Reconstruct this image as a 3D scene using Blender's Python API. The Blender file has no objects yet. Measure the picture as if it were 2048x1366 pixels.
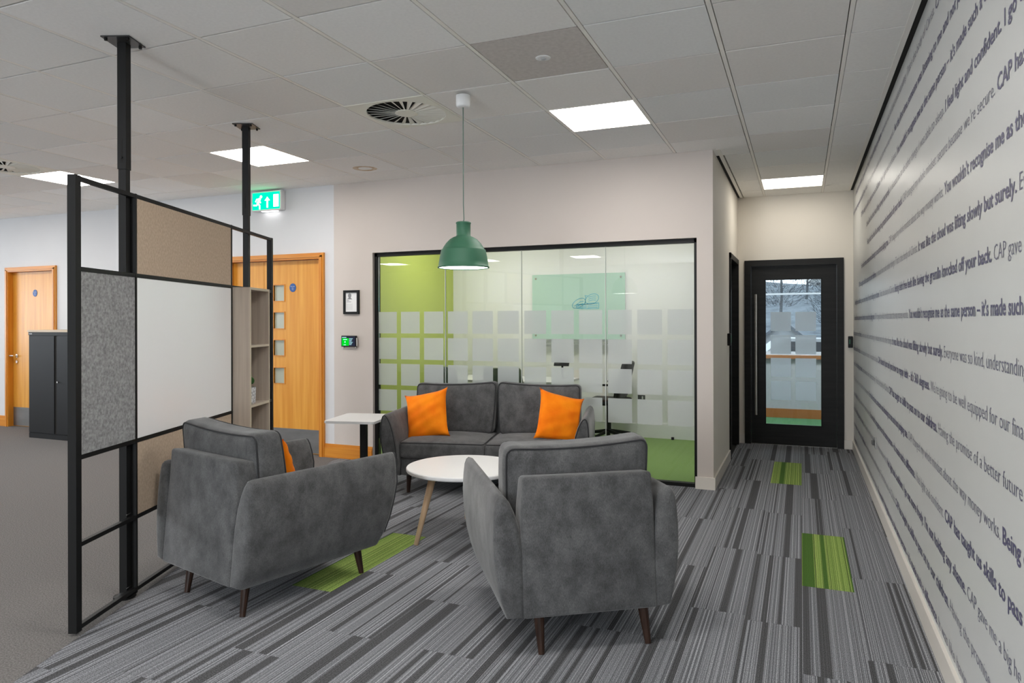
import bpy, bmesh, math, random
from mathutils import Matrix, Vector
random.seed(7)
PI = math.pi
scene = bpy.context.scene
COL = scene.collection

# ------------------------------------------------------------------ camera, world, light, exposure
CAM_H = 1.3892
YAW = 0.3903
cam_data = bpy.data.cameras.new('camera')
cam_data.sensor_width = 36.0
cam_data.lens = 1406.2 / 2048 * 36.0
cam_data.shift_y = -38.26 / 2048
cam_data.clip_start = 0.05
cam_data.clip_end = 400
cam = bpy.data.objects.new('camera', cam_data)
COL.objects.link(cam)
cam.matrix_world = (Matrix.Translation((0, 0, CAM_H)) @ Matrix.Rotation(YAW, 4, 'Z')
                    @ Matrix.Rotation(PI / 2, 4, 'X') @ Matrix.Rotation(-0.0025, 4, 'Z'))
scene.camera = cam

world = bpy.data.worlds.new('overcast_sky')
scene.world = world
world.use_nodes = True
wbg = world.node_tree.nodes['Background']
wbg.inputs['Color'].default_value = (0.80, 0.90, 1.0, 1)
wbg.inputs['Strength'].default_value = 1.5

# daylight through the long office window on the far left wall (the window itself is built below)
la = bpy.data.lights.new('window_daylight', 'AREA')
la.shape = 'RECTANGLE'
la.size, la.size_y = 9.0, 1.5
la.energy = 120
la.color = (0.86, 0.93, 1.0)
lo = bpy.data.objects.new('window_daylight', la)
COL.objects.link(lo)
lo.matrix_world = Matrix.Translation((-13.9, 0.5, 1.65)) @ Matrix.Rotation(-PI / 2, 4, 'Y') @ Matrix.Rotation(PI / 2, 4, 'Z')

# added fill light behind the camera, at an invented window (built below as window_4_added)
lb = bpy.data.lights.new('rear_fill_light', 'AREA')
lb.shape = 'RECTANGLE'
lb.size, lb.size_y = 1.2, 2.2
lb.energy = 105
lb.color = (0.88, 0.94, 1.0)
lbo = bpy.data.objects.new('rear_fill_light', lb)
COL.objects.link(lbo)
lbo.matrix_world = Matrix.Translation((-1.65, -4.98, 1.45)) @ Matrix.Rotation(PI / 2, 4, 'X')

scene.view_settings.view_transform = 'Standard'
scene.view_settings.look = 'None'
scene.view_settings.exposure = 1.06
scene.view_settings.gamma = 1.0
scene.view_settings.use_curve_mapping = False
scene.cycles.adaptive_threshold = 0.02
scene.cycles.max_bounces = 10
scene.cycles.diffuse_bounces = 6
scene.cycles.transparent_max_bounces = 16
scene.cycles.sample_clamp_indirect = 6.0
scene.cycles.caustics_reflective = False
scene.cycles.caustics_refractive = False
PANEL_L = 13.0          # radiance of the ceiling light panels

# ------------------------------------------------------------------ key dimensions (metres)
HC = 2.813              # ceiling
XR = 0.524              # lettered wall on the right
YE = 8.469              # wall at the end of the corridor
YG = 6.010              # front of the glass wall
XP = -0.673             # corridor side of the pillar wall
YGL = 6.07              # plane of the panes
X0, Y0, M = -3.9815, 2.6544, 0.6   # ceiling grid

# ------------------------------------------------------------------ materials
MATS = {}
def new_mat(name):
    m = bpy.data.materials.new(name)
    m.use_nodes = True
    nt = m.node_tree
    return m, nt, nt.nodes['Principled BSDF']

def lin(c):
    return tuple(((v / 255) / 12.92 if v / 255 <= 0.04045 else ((v / 255 + 0.055) / 1.055) ** 2.4) for v in c)

def mat(name, col, rough=0.5, metal=0.0, spec=0.5, sheen=0.0, noise=None, bump=0.0, emit=None, estr=0.0):
    """noise = (second colour, (sx, sy, sz), detail): two-tone noise in object space."""
    if name in MATS:
        return MATS[name]
    m, nt, b = new_mat(name)
    b.inputs['Base Color'].default_value = (*col, 1)
    b.inputs['Roughness'].default_value = rough
    b.inputs['Metallic'].default_value = metal
    b.inputs['Coat Weight'].default_value = 0.0
    b.inputs['Specular IOR Level'].default_value = spec
    if sheen:
        b.inputs['Sheen Weight'].default_value = sheen
        b.inputs['Sheen Roughness'].default_value = 0.4
    if noise:
        c2, sc, det = noise
        tc = nt.nodes.new('ShaderNodeTexCoord')
        mp = nt.nodes.new('ShaderNodeMapping')
        mp.inputs['Scale'].default_value = sc
        nt.links.new(tc.outputs['Object'], mp.inputs['Vector'])
        nz = nt.nodes.new('ShaderNodeTexNoise')
        nz.inputs['Scale'].default_value = 1.0
        nz.inputs['Detail'].default_value = det
        nt.links.new(mp.outputs['Vector'], nz.inputs['Vector'])
        rp = nt.nodes.new('ShaderNodeValToRGB')
        rp.color_ramp.elements[0].position = 0.32
        rp.color_ramp.elements[1].position = 0.68
        rp.color_ramp.elements[0].color = (*col, 1)
        rp.color_ramp.elements[1].color = (*c2, 1)
        nt.links.new(nz.outputs['Fac'], rp.inputs['Fac'])
        nt.links.new(rp.outputs['Color'], b.inputs['Base Color'])
        if bump:
            bp = nt.nodes.new('ShaderNodeBump')
            bp.inputs['Strength'].default_value = bump
            bp.inputs['Distance'].default_value = 0.002
            nt.links.new(nz.outputs['Fac'], bp.inputs['Height'])
            nt.links.new(bp.outputs['Normal'], b.inputs['Normal'])
    if emit:
        b.inputs['Emission Color'].default_value = (*emit, 1)
        b.inputs['Emission Strength'].default_value = estr
    MATS[name] = m
    return m

def mat_glass(name, tint=(1, 1, 1), ior=1.5):
    m, nt, b = new_mat(name)
    nt.nodes.remove(b)
    out = nt.nodes['Material Output']
    tr = nt.nodes.new('ShaderNodeBsdfTransparent')
    tr.inputs['Color'].default_value = (*tint, 1)
    gl = nt.nodes.new('ShaderNodeBsdfGlossy')
    gl.inputs['Roughness'].default_value = 0.0
    fr = nt.nodes.new('ShaderNodeFresnel')
    fr.inputs['IOR'].default_value = ior
    mx = nt.nodes.new('ShaderNodeMixShader')
    nt.links.new(fr.outputs[0], mx.inputs[0])
    nt.links.new(tr.outputs[0], mx.inputs[1])
    nt.links.new(gl.outputs[0], mx.inputs[2])
    nt.links.new(mx.outputs[0], out.inputs['Surface'])
    MATS[name] = m
    return m

def mat_frost(name, col, through=0.25, back=0.5):
    m, nt, b = new_mat(name)
    nt.nodes.remove(b)
    out = nt.nodes['Material Output']
    di = nt.nodes.new('ShaderNodeBsdfDiffuse'); di.inputs['Color'].default_value = (*col, 1)
    tl = nt.nodes.new('ShaderNodeBsdfTranslucent'); tl.inputs['Color'].default_value = (*col, 1)
    tr = nt.nodes.new('ShaderNodeBsdfTransparent'); tr.inputs['Color'].default_value = (*col, 1)
    m1 = nt.nodes.new('ShaderNodeMixShader'); m1.inputs[0].default_value = back
    nt.links.new(di.outputs[0], m1.inputs[1]); nt.links.new(tl.outputs[0], m1.inputs[2])
    m2 = nt.nodes.new('ShaderNodeMixShader'); m2.inputs[0].default_value = through
    nt.links.new(m1.outputs[0], m2.inputs[1]); nt.links.new(tr.outputs[0], m2.inputs[2])
    nt.links.new(m2.outputs[0], out.inputs['Surface'])
    MATS[name] = m
    return m

def mat_emit(name, col, strength):
    m, nt, b = new_mat(name)
    nt.nodes.remove(b)
    e = nt.nodes.new('ShaderNodeEmission')
    e.inputs['Color'].default_value = (*col, 1)
    e.inputs['Strength'].default_value = strength
    nt.links.new(e.outputs[0], nt.nodes['Material Output'].inputs['Surface'])
    MATS[name] = m
    return m

def mat_carpet_plank(name, stops, light_stops):
    """Striped loop-pile plank: broad bands and fine lines along local y, shifted per plank, plus pile grain."""
    m, nt, b = new_mat(name)
    N, L = nt.nodes.new, nt.links.new
    tc = N('ShaderNodeTexCoord'); oi = N('ShaderNodeObjectInfo')
    sx = N('ShaderNodeSeparateXYZ'); L(tc.outputs['Object'], sx.inputs[0])
    off = N('ShaderNodeMath'); off.operation = 'MULTIPLY_ADD'
    L(oi.outputs['Random'], off.inputs[0]); off.inputs[1].default_value = 173.0
    L(sx.outputs['X'], off.inputs[2])
    def n1(scale, detail):
        n = N('ShaderNodeTexNoise'); n.noise_dimensions = '1D'
        n.inputs['Scale'].default_value = scale; n.inputs['Detail'].default_value = detail
        L(off.outputs[0], n.inputs['W']); return n
    band = n1(14, 1.5); fine = n1(330, 2.0); mid = n1(110, 0.0)
    rb = N('ShaderNodeValToRGB')     # 0 = dark plain band, 1 = lined area
    rb.color_ramp.elements[0].position = 0.415; rb.color_ramp.elements[1].position = 0.435
    rb.color_ramp.elements[0].color = (0, 0, 0, 1); rb.color_ramp.elements[1].color = (1, 1, 1, 1)
    L(band.outputs['Fac'], rb.inputs['Fac'])
    mixf = N('ShaderNodeMath'); mixf.operation = 'MULTIPLY_ADD'
    L(mid.outputs['Fac'], mixf.inputs[0]); mixf.inputs[1].default_value = 0.30
    fs = N('ShaderNodeMath'); fs.operation = 'MULTIPLY'; L(fine.outputs['Fac'], fs.inputs[0]); fs.inputs[1].default_value = 0.70
    L(fs.outputs[0], mixf.inputs[2])
    rf = N('ShaderNodeValToRGB')
    cr = rf.color_ramp
    while len(cr.elements) < len(light_stops): cr.elements.new(0.5)
    for e, (p, c) in zip(cr.elements, light_stops): e.position = p; e.color = (*c, 1)
    L(mixf.outputs[0], rf.inputs['Fac'])
    rd = N('ShaderNodeValToRGB')
    cr = rd.color_ramp
    while len(cr.elements) < len(stops): cr.elements.new(0.5)
    for e, (p, c) in zip(cr.elements, stops): e.position = p; e.color = (*c, 1)
    L(fine.outputs['Fac'], rd.inputs['Fac'])
    mc = N('ShaderNodeMix'); mc.data_type = 'RGBA'
    L(rb.outputs['Color'], mc.inputs[0]); L(rd.outputs['Color'], mc.inputs[6]); L(rf.outputs['Color'], mc.inputs[7])
    g = N('ShaderNodeTexNoise'); g.inputs['Scale'].default_value = 1; g.inputs['Detail'].default_value = 2
    gm = N('ShaderNodeMapping'); gm.inputs['Scale'].default_value = (420, 170, 300); L(tc.outputs['Object'], gm.inputs[0])
    L(gm.outputs[0], g.inputs['Vector'])
    gr = N('ShaderNodeMapRange'); gr.inputs[1].default_value = 0.3; gr.inputs[2].default_value = 0.7
    gr.inputs[3].default_value = 0.30; gr.inputs[4].default_value = 1.70
    L(g.outputs['Fac'], gr.inputs[0])
    mu = N('ShaderNodeMix'); mu.data_type = 'RGBA'; mu.blend_type = 'MULTIPLY'; mu.inputs[0].default_value = 1.0
    L(mc.outputs[2], mu.inputs[6]); L(gr.outputs[0], mu.inputs[7])
    L(mu.outputs[2], b.inputs['Base Color'])
    bp = N('ShaderNodeBump'); bp.inputs['Strength'].default_value = 0.5; bp.inputs['Distance'].default_value = 0.003
    L(g.outputs['Fac'], bp.inputs['Height']); L(bp.outputs['Normal'], b.inputs['Normal'])
    b.inputs['Roughness'].default_value = 0.95
    b.inputs['Specular IOR Level'].default_value = 0.08
    MATS[name] = m
    return m

def mat_velvet(name):
    m, nt, b = new_mat(name)
    N, L = nt.nodes.new, nt.links.new
    tc = N('ShaderNodeTexCoord')
    def nz(scale, detail, rough=0.5):
        mp = N('ShaderNodeMapping'); mp.inputs['Scale'].default_value = scale; L(tc.outputs['Object'], mp.inputs[0])
        n = N('ShaderNodeTexNoise'); n.inputs['Scale'].default_value = 1; n.inputs['Detail'].default_value = detail; n.inputs['Roughness'].default_value = rough
        L(mp.outputs[0], n.inputs['Vector']); return n
    big = nz((10, 10, 8), 14, 0.68); weave = nz((420, 420, 130), 3, 0.6)
    rp = N('ShaderNodeValToRGB')
    rp.color_ramp.elements[0].position = 0.36; rp.color_ramp.elements[1].position = 0.62
    rp.color_ramp.elements[0].color = (0.058, 0.058, 0.059, 1); rp.color_ramp.elements[1].color = (0.112, 0.112, 0.113, 1)
    L(big.outputs['Fac'], rp.inputs['Fac'])
    mr = N('ShaderNodeMapRange'); mr.inputs[1].default_value = 0.3; mr.inputs[2].default_value = 0.7; mr.inputs[3].default_value = 0.68; mr.inputs[4].default_value = 1.32
    L(weave.outputs['Fac'], mr.inputs[0])
    mu = N('ShaderNodeMix'); mu.data_type = 'RGBA'; mu.blend_type = 'MULTIPLY'; mu.inputs[0].default_value = 1.0
    L(rp.outputs['Color'], mu.inputs[6]); L(mr.outputs[0], mu.inputs[7]); L(mu.outputs[2], b.inputs['Base Color'])
    bp = N('ShaderNodeBump'); bp.inputs['Strength'].default_value = 0.5; bp.inputs['Distance'].default_value = 0.002
    L(weave.outputs['Fac'], bp.inputs['Height']); L(bp.outputs['Normal'], b.inputs['Normal'])
    b.inputs['Roughness'].default_value = 0.85; b.inputs['Specular IOR Level'].default_value = 0.2
    b.inputs['Sheen Weight'].default_value = 0.32; b.inputs['Sheen Roughness'].default_value = 0.4
    MATS[name] = m
    return m

def g3(v): return (v, v, v)
M_TILE = mat('ceiling_tile_white', (0.90, 0.885, 0.86), 0.9, noise=((0.86, 0.845, 0.82), (60, 60, 60), 6), bump=0.15)
M_TILE_GREY = mat('ceiling_tile_greyed', (0.66, 0.62, 0.585), 0.9, noise=((0.58, 0.54, 0.51), (40, 40, 40), 6), bump=0.15)
M_TEE = mat('grid_white_steel', (0.90, 0.87, 0.82), 0.5)
M_PLENUM = mat('plenum_dark', (0.10, 0.095, 0.09), 0.95)
M_GAP = mat('shadow_gap_black', (0.012, 0.011, 0.010), 0.95)
M_WHITE = mat('wall_white_paint', (0.63, 0.63, 0.64), 0.75, noise=((0.61, 0.61, 0.62), (2, 2, 2), 3))
M_BEIGE = mat('wall_warm_beige', (0.56, 0.505, 0.465), 0.75, noise=((0.545, 0.49, 0.45), (2, 2, 2), 3))
M_CREAM = mat('wall_cream', (0.72, 0.675, 0.605), 0.7, noise=((0.70, 0.655, 0.585), (2, 2, 2), 3))
M_PAPER = mat('wall_satin_grey_vinyl', (0.55, 0.555, 0.54), 0.38, spec=0.5, noise=((0.535, 0.54, 0.525), (3, 3, 3), 3))
M_INK = mat('lettering_indigo', (0.085, 0.078, 0.150), 0.45)
M_INK_L = mat('lettering_indigo_light', (0.120, 0.115, 0.175), 0.45)
M_SKIRT = mat('skirting_satin_cream', (0.70, 0.66, 0.60), 0.35)
M_OAK = mat('oak_veneer', lin((203, 134, 38)), 0.36, noise=(lin((220, 158, 62)), (26, 26, 1.1), 5))
M_OAK_D = mat('oak_frame', lin((192, 116, 28)), 0.38, noise=(lin((210, 140, 46)), (30, 30, 1.4), 4))
M_OAK_H = mat('oak_frame_level', lin((192, 116, 28)), 0.38, noise=(lin((210, 140, 46)), (1.4, 30, 30), 4))
M_STEEL = mat('kick_plate_steel', (0.20, 0.195, 0.19), 0.42, metal=0.85, noise=((0.26, 0.255, 0.25), (3, 3, 8), 4))
M_CHROME = mat('brushed_chrome', (0.72, 0.70, 0.66), 0.25, metal=1.0)
M_BLACK = mat('black_powder_coat', (0.010, 0.010, 0.010), 0.45, spec=0.18)
M_BLACKP = mat('black_painted_door', (0.012, 0.012, 0.012), 0.5, spec=0.2, noise=((0.018, 0.018, 0.017), (2, 2, 30), 3))
M_CABINET = mat('cabinet_black_steel', (0.013, 0.013, 0.014), 0.5, spec=0.18)
M_FELT_G = mat('felt_grey', (0.20, 0.20, 0.204), 0.95, noise=((0.38, 0.38, 0.386), (80, 80, 80), 6), bump=0.3)
M_FELT_B = mat('felt_beige', (0.47, 0.36, 0.265), 0.95, noise=((0.60, 0.475, 0.36), (110, 110, 60), 5), bump=0.3)
M_BOARD = mat('whiteboard_enamel', (0.93, 0.935, 0.94), 0.25)
M_ASH = mat('ash_laminate', (0.46, 0.385, 0.32), 0.5, noise=((0.58, 0.50, 0.42), (45, 45, 1.6), 4))
M_ASH_E = mat('ash_edge_band', (0.60, 0.52, 0.40), 0.5)
M_FABRIC = mat_velvet('grey_velvet')
M_PIPE = mat('grey_velvet_piping', (0.030, 0.030, 0.032), 0.85, spec=0.25, sheen=0.15)
M_ORANGE = mat('orange_velvet', (0.88, 0.17, 0.002), 0.8, spec=0.15, sheen=0.06, noise=((0.98, 0.27, 0.006), (7, 7, 7), 6), bump=0.4)
M_WALNUT = mat('dark_walnut', (0.018, 0.009, 0.006), 0.45, spec=0.2, noise=((0.04, 0.02, 0.013), (60, 60, 4), 3))
M_BEECH = mat('beech', (0.50, 0.335, 0.20), 0.45, noise=((0.58, 0.40, 0.25), (50, 50, 3), 3))
M_LAM = mat('white_laminate', (0.66, 0.655, 0.65), 0.38)
M_GREEN = mat('lamp_green_rubber', (0.035, 0.135, 0.075), 0.6)
M_LAMPIN = mat('lamp_white_inside', (0.85, 0.85, 0.85), 0.6)
M_CORD = mat('cord_grey_green', (0.10, 0.16, 0.13), 0.7)
M_CUP = mat('canopy_white', (0.80, 0.80, 0.80), 0.5)
M_VENT = mat('vent_ivory', (0.84, 0.83, 0.75), 0.5)
M_CARPET_O = mat('office_carpet', (0.100, 0.094, 0.091), 0.97, spec=0.1, noise=((0.215, 0.205, 0.198), (150, 150, 150), 10), bump=0.6)
M_CARPET_G = mat('green_carpet', (0.20, 0.31, 0.105), 0.97, spec=0.1, noise=((0.275, 0.41, 0.15), (150, 150, 150), 8), bump=0.5)
M_UNDER = mat('carpet_backing', (0.02, 0.02, 0.02), 0.95)
M_LIME = mat('wall_lime_green', (0.46, 0.54, 0.10), 0.7)
M_FARWALL = mat('far_room_wall', (0.25, 0.255, 0.26), 0.8)
M_RWHITE = mat('meeting_room_white', (0.83, 0.825, 0.825), 0.7)
M_GLASS = mat_glass('clear_glass', (0.972, 0.988, 0.980))
M_GLASS_E = mat_glass('clear_glass_door', (0.93, 0.97, 0.99))
M_FROST = mat_frost('frosted_film', (0.86, 0.89, 0.885), 0.22)
M_FROST_D = mat_frost('frosted_film_blue', (0.93, 0.97, 1.0), 0.08, 0.68)
M_SEAL = mat('clear_seal', (0.55, 0.58, 0.55), 0.3)
M_GBOARD = mat('glass_board', (0.50, 0.68, 0.60), 0.08)
M_MARKER = mat('blue_marker', (0.10, 0.46, 0.62), 0.6)
M_PANEL = mat_emit('light_panel_diffuser', (1.0, 0.965, 0.92), PANEL_L)
M_PANEL_C = mat_emit('light_panel_diffuser_warm', (1.0, 0.945, 0.85), PANEL_L * 0.34)
M_BULB = mat_emit('pendant_diffuser', (1.0, 0.98, 0.95), 7.0)
M_PANEL_M = mat_emit('light_panel_diffuser_meeting', (1.0, 0.97, 0.93), PANEL_L * 0.75)
M_FILL_F = mat_emit('far_room_fill_glow', (0.93, 0.97, 1.0), PANEL_L * 3.3)  # strong added fill, stands in for daylight on the door film
M_SIGN = mat_emit('exit_sign_green', (0.0, 0.60, 0.21), 1.5)
M_SIGNW = mat_emit('exit_sign_white', (0.92, 0.97, 0.95), 1.0)
M_SIGNBOX = mat('exit_sign_case', (0.72, 0.72, 0.72), 0.4)
M_BLUE = mat('sign_blue', (0.01, 0.08, 0.30), 0.5)
M_PRINTW = mat('print_white', (0.8, 0.8, 0.8), 0.6)
M_PRINTG = mat('print_grey', (0.22, 0.22, 0.23), 0.6)
M_PRINTLG = mat('print_light_grey', (0.55, 0.55, 0.56), 0.6)
M_SCREEN_D = mat_emit('screen_dark', (0.012, 0.014, 0.025), 1.0)
M_SCREEN_G = mat_emit('screen_green', (0.0, 0.36, 0.01), 1.0)
M_SCREEN_T = mat_emit('screen_text', (0.30, 0.55, 0.60), 1.0)
M_SOIL = mat('soil', (0.02, 0.015, 0.01), 0.95)
M_LEAF = mat('leaf_green', (0.035, 0.115, 0.03), 0.45, noise=((0.075, 0.20, 0.055), (30, 30, 30), 3))
M_TOPWOOD = mat('cabinet_top_beech', (0.52, 0.40, 0.28), 0.5)
M_PLANK = mat_carpet_plank('striped_carpet_grey',
    [(0.35, (0.050, 0.050, 0.052)), (0.65, (0.105, 0.106, 0.11))],
    [(0.34, (0.062, 0.064, 0.070)), (0.44, (0.150, 0.154, 0.166)), (0.54, (0.205, 0.210, 0.224)), (0.66, (0.41, 0.418, 0.44))])
M_PLANK_G = mat_carpet_plank('striped_carpet_green',
    [(0.35, (0.055, 0.115, 0.022)), (0.65, (0.075, 0.15, 0.03))],
    [(0.34, (0.040, 0.060, 0.022)), (0.44, (0.16, 0.245, 0.055)), (0.53, (0.225, 0.33, 0.080)), (0.64, (0.42, 0.52, 0.15))])

# ------------------------------------------------------------------ mesh helpers
def finish(name, bm, m, parent=None, smooth=False, loc=None, rotz=None, mats=None):
    me = bpy.data.meshes.new(name)
    bmesh.ops.recalc_face_normals(bm, faces=bm.faces)
    bm.to_mesh(me); bm.free()
    if smooth:
        me.shade_smooth()
    for mm in (mats or [m]):
        me.materials.append(mm)
    return link(name, me, parent, loc, rotz)

def link(name, me, parent=None, loc=None, rotz=None):
    o = bpy.data.objects.new(name, me)
    COL.objects.link(o)
    if parent is not None: o.parent = parent
    if loc is not None: o.location = loc
    if rotz is not None: o.rotation_euler = (0, 0, rotz)
    return o

def empty(name, loc=(0, 0, 0), rotz=0):
    o = bpy.data.objects.new(name, None)
    o.empty_display_size = 0.1
    COL.objects.link(o)
    o.location = loc; o.rotation_euler = (0, 0, rotz)
    return o

def tag(o, label, cat, group=None, kind=None):
    o['label'] = label; o['category'] = cat
    if group: o['group'] = group
    if kind: o['kind'] = kind
    return o

def struct(o, label=None):
    o['kind'] = 'structure'
    if label: o['label'] = label
    return o

def box(bm, a, b, bevel=0.0, segs=2, mi=0):
    x0, y0, z0 = a; x1, y1, z1 = b
    vs = [bm.verts.new(p) for p in ((x0, y0, z0), (x1, y0, z0), (x1, y1, z0), (x0, y1, z0),
                                    (x0, y0, z1), (x1, y0, z1), (x1, y1, z1), (x0, y1, z1))]
    fs = [bm.faces.new([vs[i] for i in q]) for q in ((0, 3, 2, 1), (4, 5, 6, 7), (0, 1, 5, 4), (1, 2, 6, 5), (2, 3, 7, 6), (3, 0, 4, 7))]
    for f in fs: f.material_index = mi
    if bevel:
        es = list({e for f in fs for e in f.edges})
        bmesh.ops.bevel(bm, geom=es, offset=bevel, segments=segs, affect='EDGES', profile=0.5)

def bx(name, a, b, m, parent=None, bevel=0.0, segs=2):
    bm = bmesh.new(); box(bm, a, b, bevel, segs)
    return finish(name, bm, m, parent, smooth=False)

def boxes(name, lst, m, parent=None):
    bm = bmesh.new()
    for a, b in lst: box(bm, a, b)
    return finish(name, bm, m, parent)

def lathe(bm, prof, n=32, cx=0, cy=0, closed=False):
    rings = []
    for r, z in prof:
        if r < 1e-6: rings.append([bm.verts.new((cx, cy, z))])
        else: rings.append([bm.verts.new((cx + r * math.cos(2 * PI * k / n), cy + r * math.sin(2 * PI * k / n), z)) for k in range(n)])
    for A, B in zip(rings, rings[1:]):
        for k in range(n):
            k2 = (k + 1) % n
            if len(A) == 1 and len(B) == 1: continue
            if len(A) == 1: bm.faces.new((A[0], B[k], B[k2]))
            elif len(B) == 1: bm.faces.new((A[k], A[k2], B[0]))
            else: bm.faces.new((A[k], A[k2], B[k2], B[k]))

def tube(bm, pts, r, sides=8, closed=False, caps=True, radii=None):
    pts = [Vector(p) for p in pts]
    n = len(pts); rings = []
    prev = None
    for i, p in enumerate(pts):
        if closed: t = (pts[(i + 1) % n] - pts[i - 1])
        else: t = (pts[min(i + 1, n - 1)] - pts[max(i - 1, 0)])
        t.normalize()
        if prev is None:
            a = Vector((0, 0, 1)) if abs(t.z) < 0.9 else Vector((1, 0, 0))
            u = t.cross(a).normalized()
        else:
            u = (prev - t * prev.dot(t)).normalized()
        prev = u; w = t.cross(u)
        rr = radii[i] if radii else r
        rings.append([bm.verts.new(p + (u * math.cos(2 * PI * k / sides) + w * math.sin(2 * PI * k / sides)) * rr) for k in range(sides)])
    rng = range(n) if closed else range(n - 1)
    for i in rng:
        A, B = rings[i], rings[(i + 1) % n]
        for k in range(sides):
            k2 = (k + 1) % sides
            bm.faces.new((A[k], A[k2], B[k2], B[k]))
    if caps and not closed:
        bm.faces.new(rings[0][::-1]); bm.faces.new(rings[-1])

def prism(bm, poly, z0, z1):
    A = [bm.verts.new((x, y, z0)) for x, y in poly]; B = [bm.verts.new((x, y, z1)) for x, y in poly]
    bm.faces.new(A[::-1]); bm.faces.new(B)
    n = len(poly)
    for k in range(n): bm.faces.new((A[k], A[(k + 1) % n], B[(k + 1) % n], B[k]))

def prism_xz(bm, poly, y0, y1):
    A = [bm.verts.new((x, y0, z)) for x, z in poly]; B = [bm.verts.new((x, y1, z)) for x, z in poly]
    bm.faces.new(A[::-1]); bm.faces.new(B)
    n = len(poly)
    for k in range(n): bm.faces.new((A[k], A[(k + 1) % n], B[(k + 1) % n], B[k]))

def rbox(bm, a, b, c, r, deform=None, n=8):
    """Soft rounded box of half sizes a, b, c; deform(x, y, z) moves each vertex."""
    def axis(h):
        k = [-h, -h + r * 0.15, -h + r * 0.45, -h + r]
        inner = [-h + r + (2 * (h - r)) * i / n for i in range(1, n)]
        return k + inner + [-v for v in k[::-1]]
    ax = [axis(a), axis(b), axis(c)]
    H = (a, b, c)
    cache = {}
    def vert(p):
        q = [min(max(p[i], -(H[i] - r)), H[i] - r) for i in range(3)]
        d = Vector([p[i] - q[i] for i in range(3)])
        v = Vector(q) + (d.normalized() * r if d.length > 1e-9 else d)
        key = tuple(round(t, 6) for t in p)
        if key not in cache:
            v = deform(*v) if deform else v
            cache[key] = bm.verts.new(v)
        return cache[key]
    for i in range(3):
        j, k = (i + 1) % 3, (i + 2) % 3
        for s in (-1, 1):
            for u0, u1 in zip(ax[j], ax[j][1:]):
                for w0, w1 in zip(ax[k], ax[k][1:]):
                    ps = []
                    for u, w in ((u0, w0), (u1, w0), (u1, w1), (u0, w1)):
                        p = [0, 0, 0]; p[i] = s * H[i]; p[j] = u; p[k] = w
                        ps.append(vert(p))
                    if len(set(ps)) > 2:
                        try: bm.faces.new(ps)
                        except ValueError: pass

def rrect(a, b, r, n=5, step=6):
    pts = []
    for cx, cy, a0 in ((a - r, b - r, 0), (-(a - r), b - r, PI / 2), (-(a - r), -(b - r), PI), (a - r, -(b - r), 1.5 * PI)):
        for k in range(n + 1):
            t = a0 + (PI / 2) * k / n
            pts.append((cx + r * math.cos(t), cy + r * math.sin(t)))
    out = []
    m = len(pts)
    for i in range(m):
        p, q = pts[i], pts[(i + 1) % m]
        out.append(p)
        L = math.hypot(q[0] - p[0], q[1] - p[1])
        if L > 0.08:
            for k in range(1, step): out.append((p[0] + (q[0] - p[0]) * k / step, p[1] + (q[1] - p[1]) * k / step))
    return out

def text_mesh(name, body, size, m, parent=None, matrix=None, fit=None, bold=0.0, align='LEFT', sx=1.0, depth=0.0):
    cu = bpy.data.curves.new(name, 'FONT')
    cu.body = body; cu.size = size; cu.align_x = align
    cu.offset = bold; cu.resolution_u = 2; cu.extrude = depth
    tmp = bpy.data.objects.new(name, cu)
    COL.objects.link(tmp)
    dg = bpy.context.evaluated_depsgraph_get()
    me = bpy.data.meshes.new_from_object(tmp.evaluated_get(dg))
    bpy.data.objects.remove(tmp); bpy.data.curves.remove(cu)
    if not me.vertices: return None
    xs = [v.co.x for v in me.vertices]
    w = max(xs) - min(xs)
    k = (fit / w) if fit else sx
    for v in me.vertices: v.co.x = (v.co.x - (min(xs) if fit else 0)) * k
    me.materials.clear(); me.materials.append(m)
    o = link(name, me, parent)
    if matrix is not None: o.matrix_local = matrix
    return o

# ================================================================== STRUCTURE
# ---------------------------------------------------------------- floors
def clip_halfplane(poly, px, py, nx, ny):
    out = []
    n = len(poly)
    for i in range(n):
        a, b = poly[i], poly[(i + 1) % n]
        da = (a[0] - px) * nx + (a[1] - py) * ny; db = (b[0] - px) * nx + (b[1] - py) * ny
        if da >= 0: out.append(a)
        if da * db < 0:
            t = da / (da - db); out.append((a[0] + (b[0] - a[0]) * t, a[1] + (b[1] - a[1]) * t))
    return out

TX, TY = -0.355, 0.935            # direction of the divider and of the carpet joint
NX, NY = 0.935, 0.355
EDGE = (-2.965, 2.15)             # a point on the carpet joint

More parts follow.
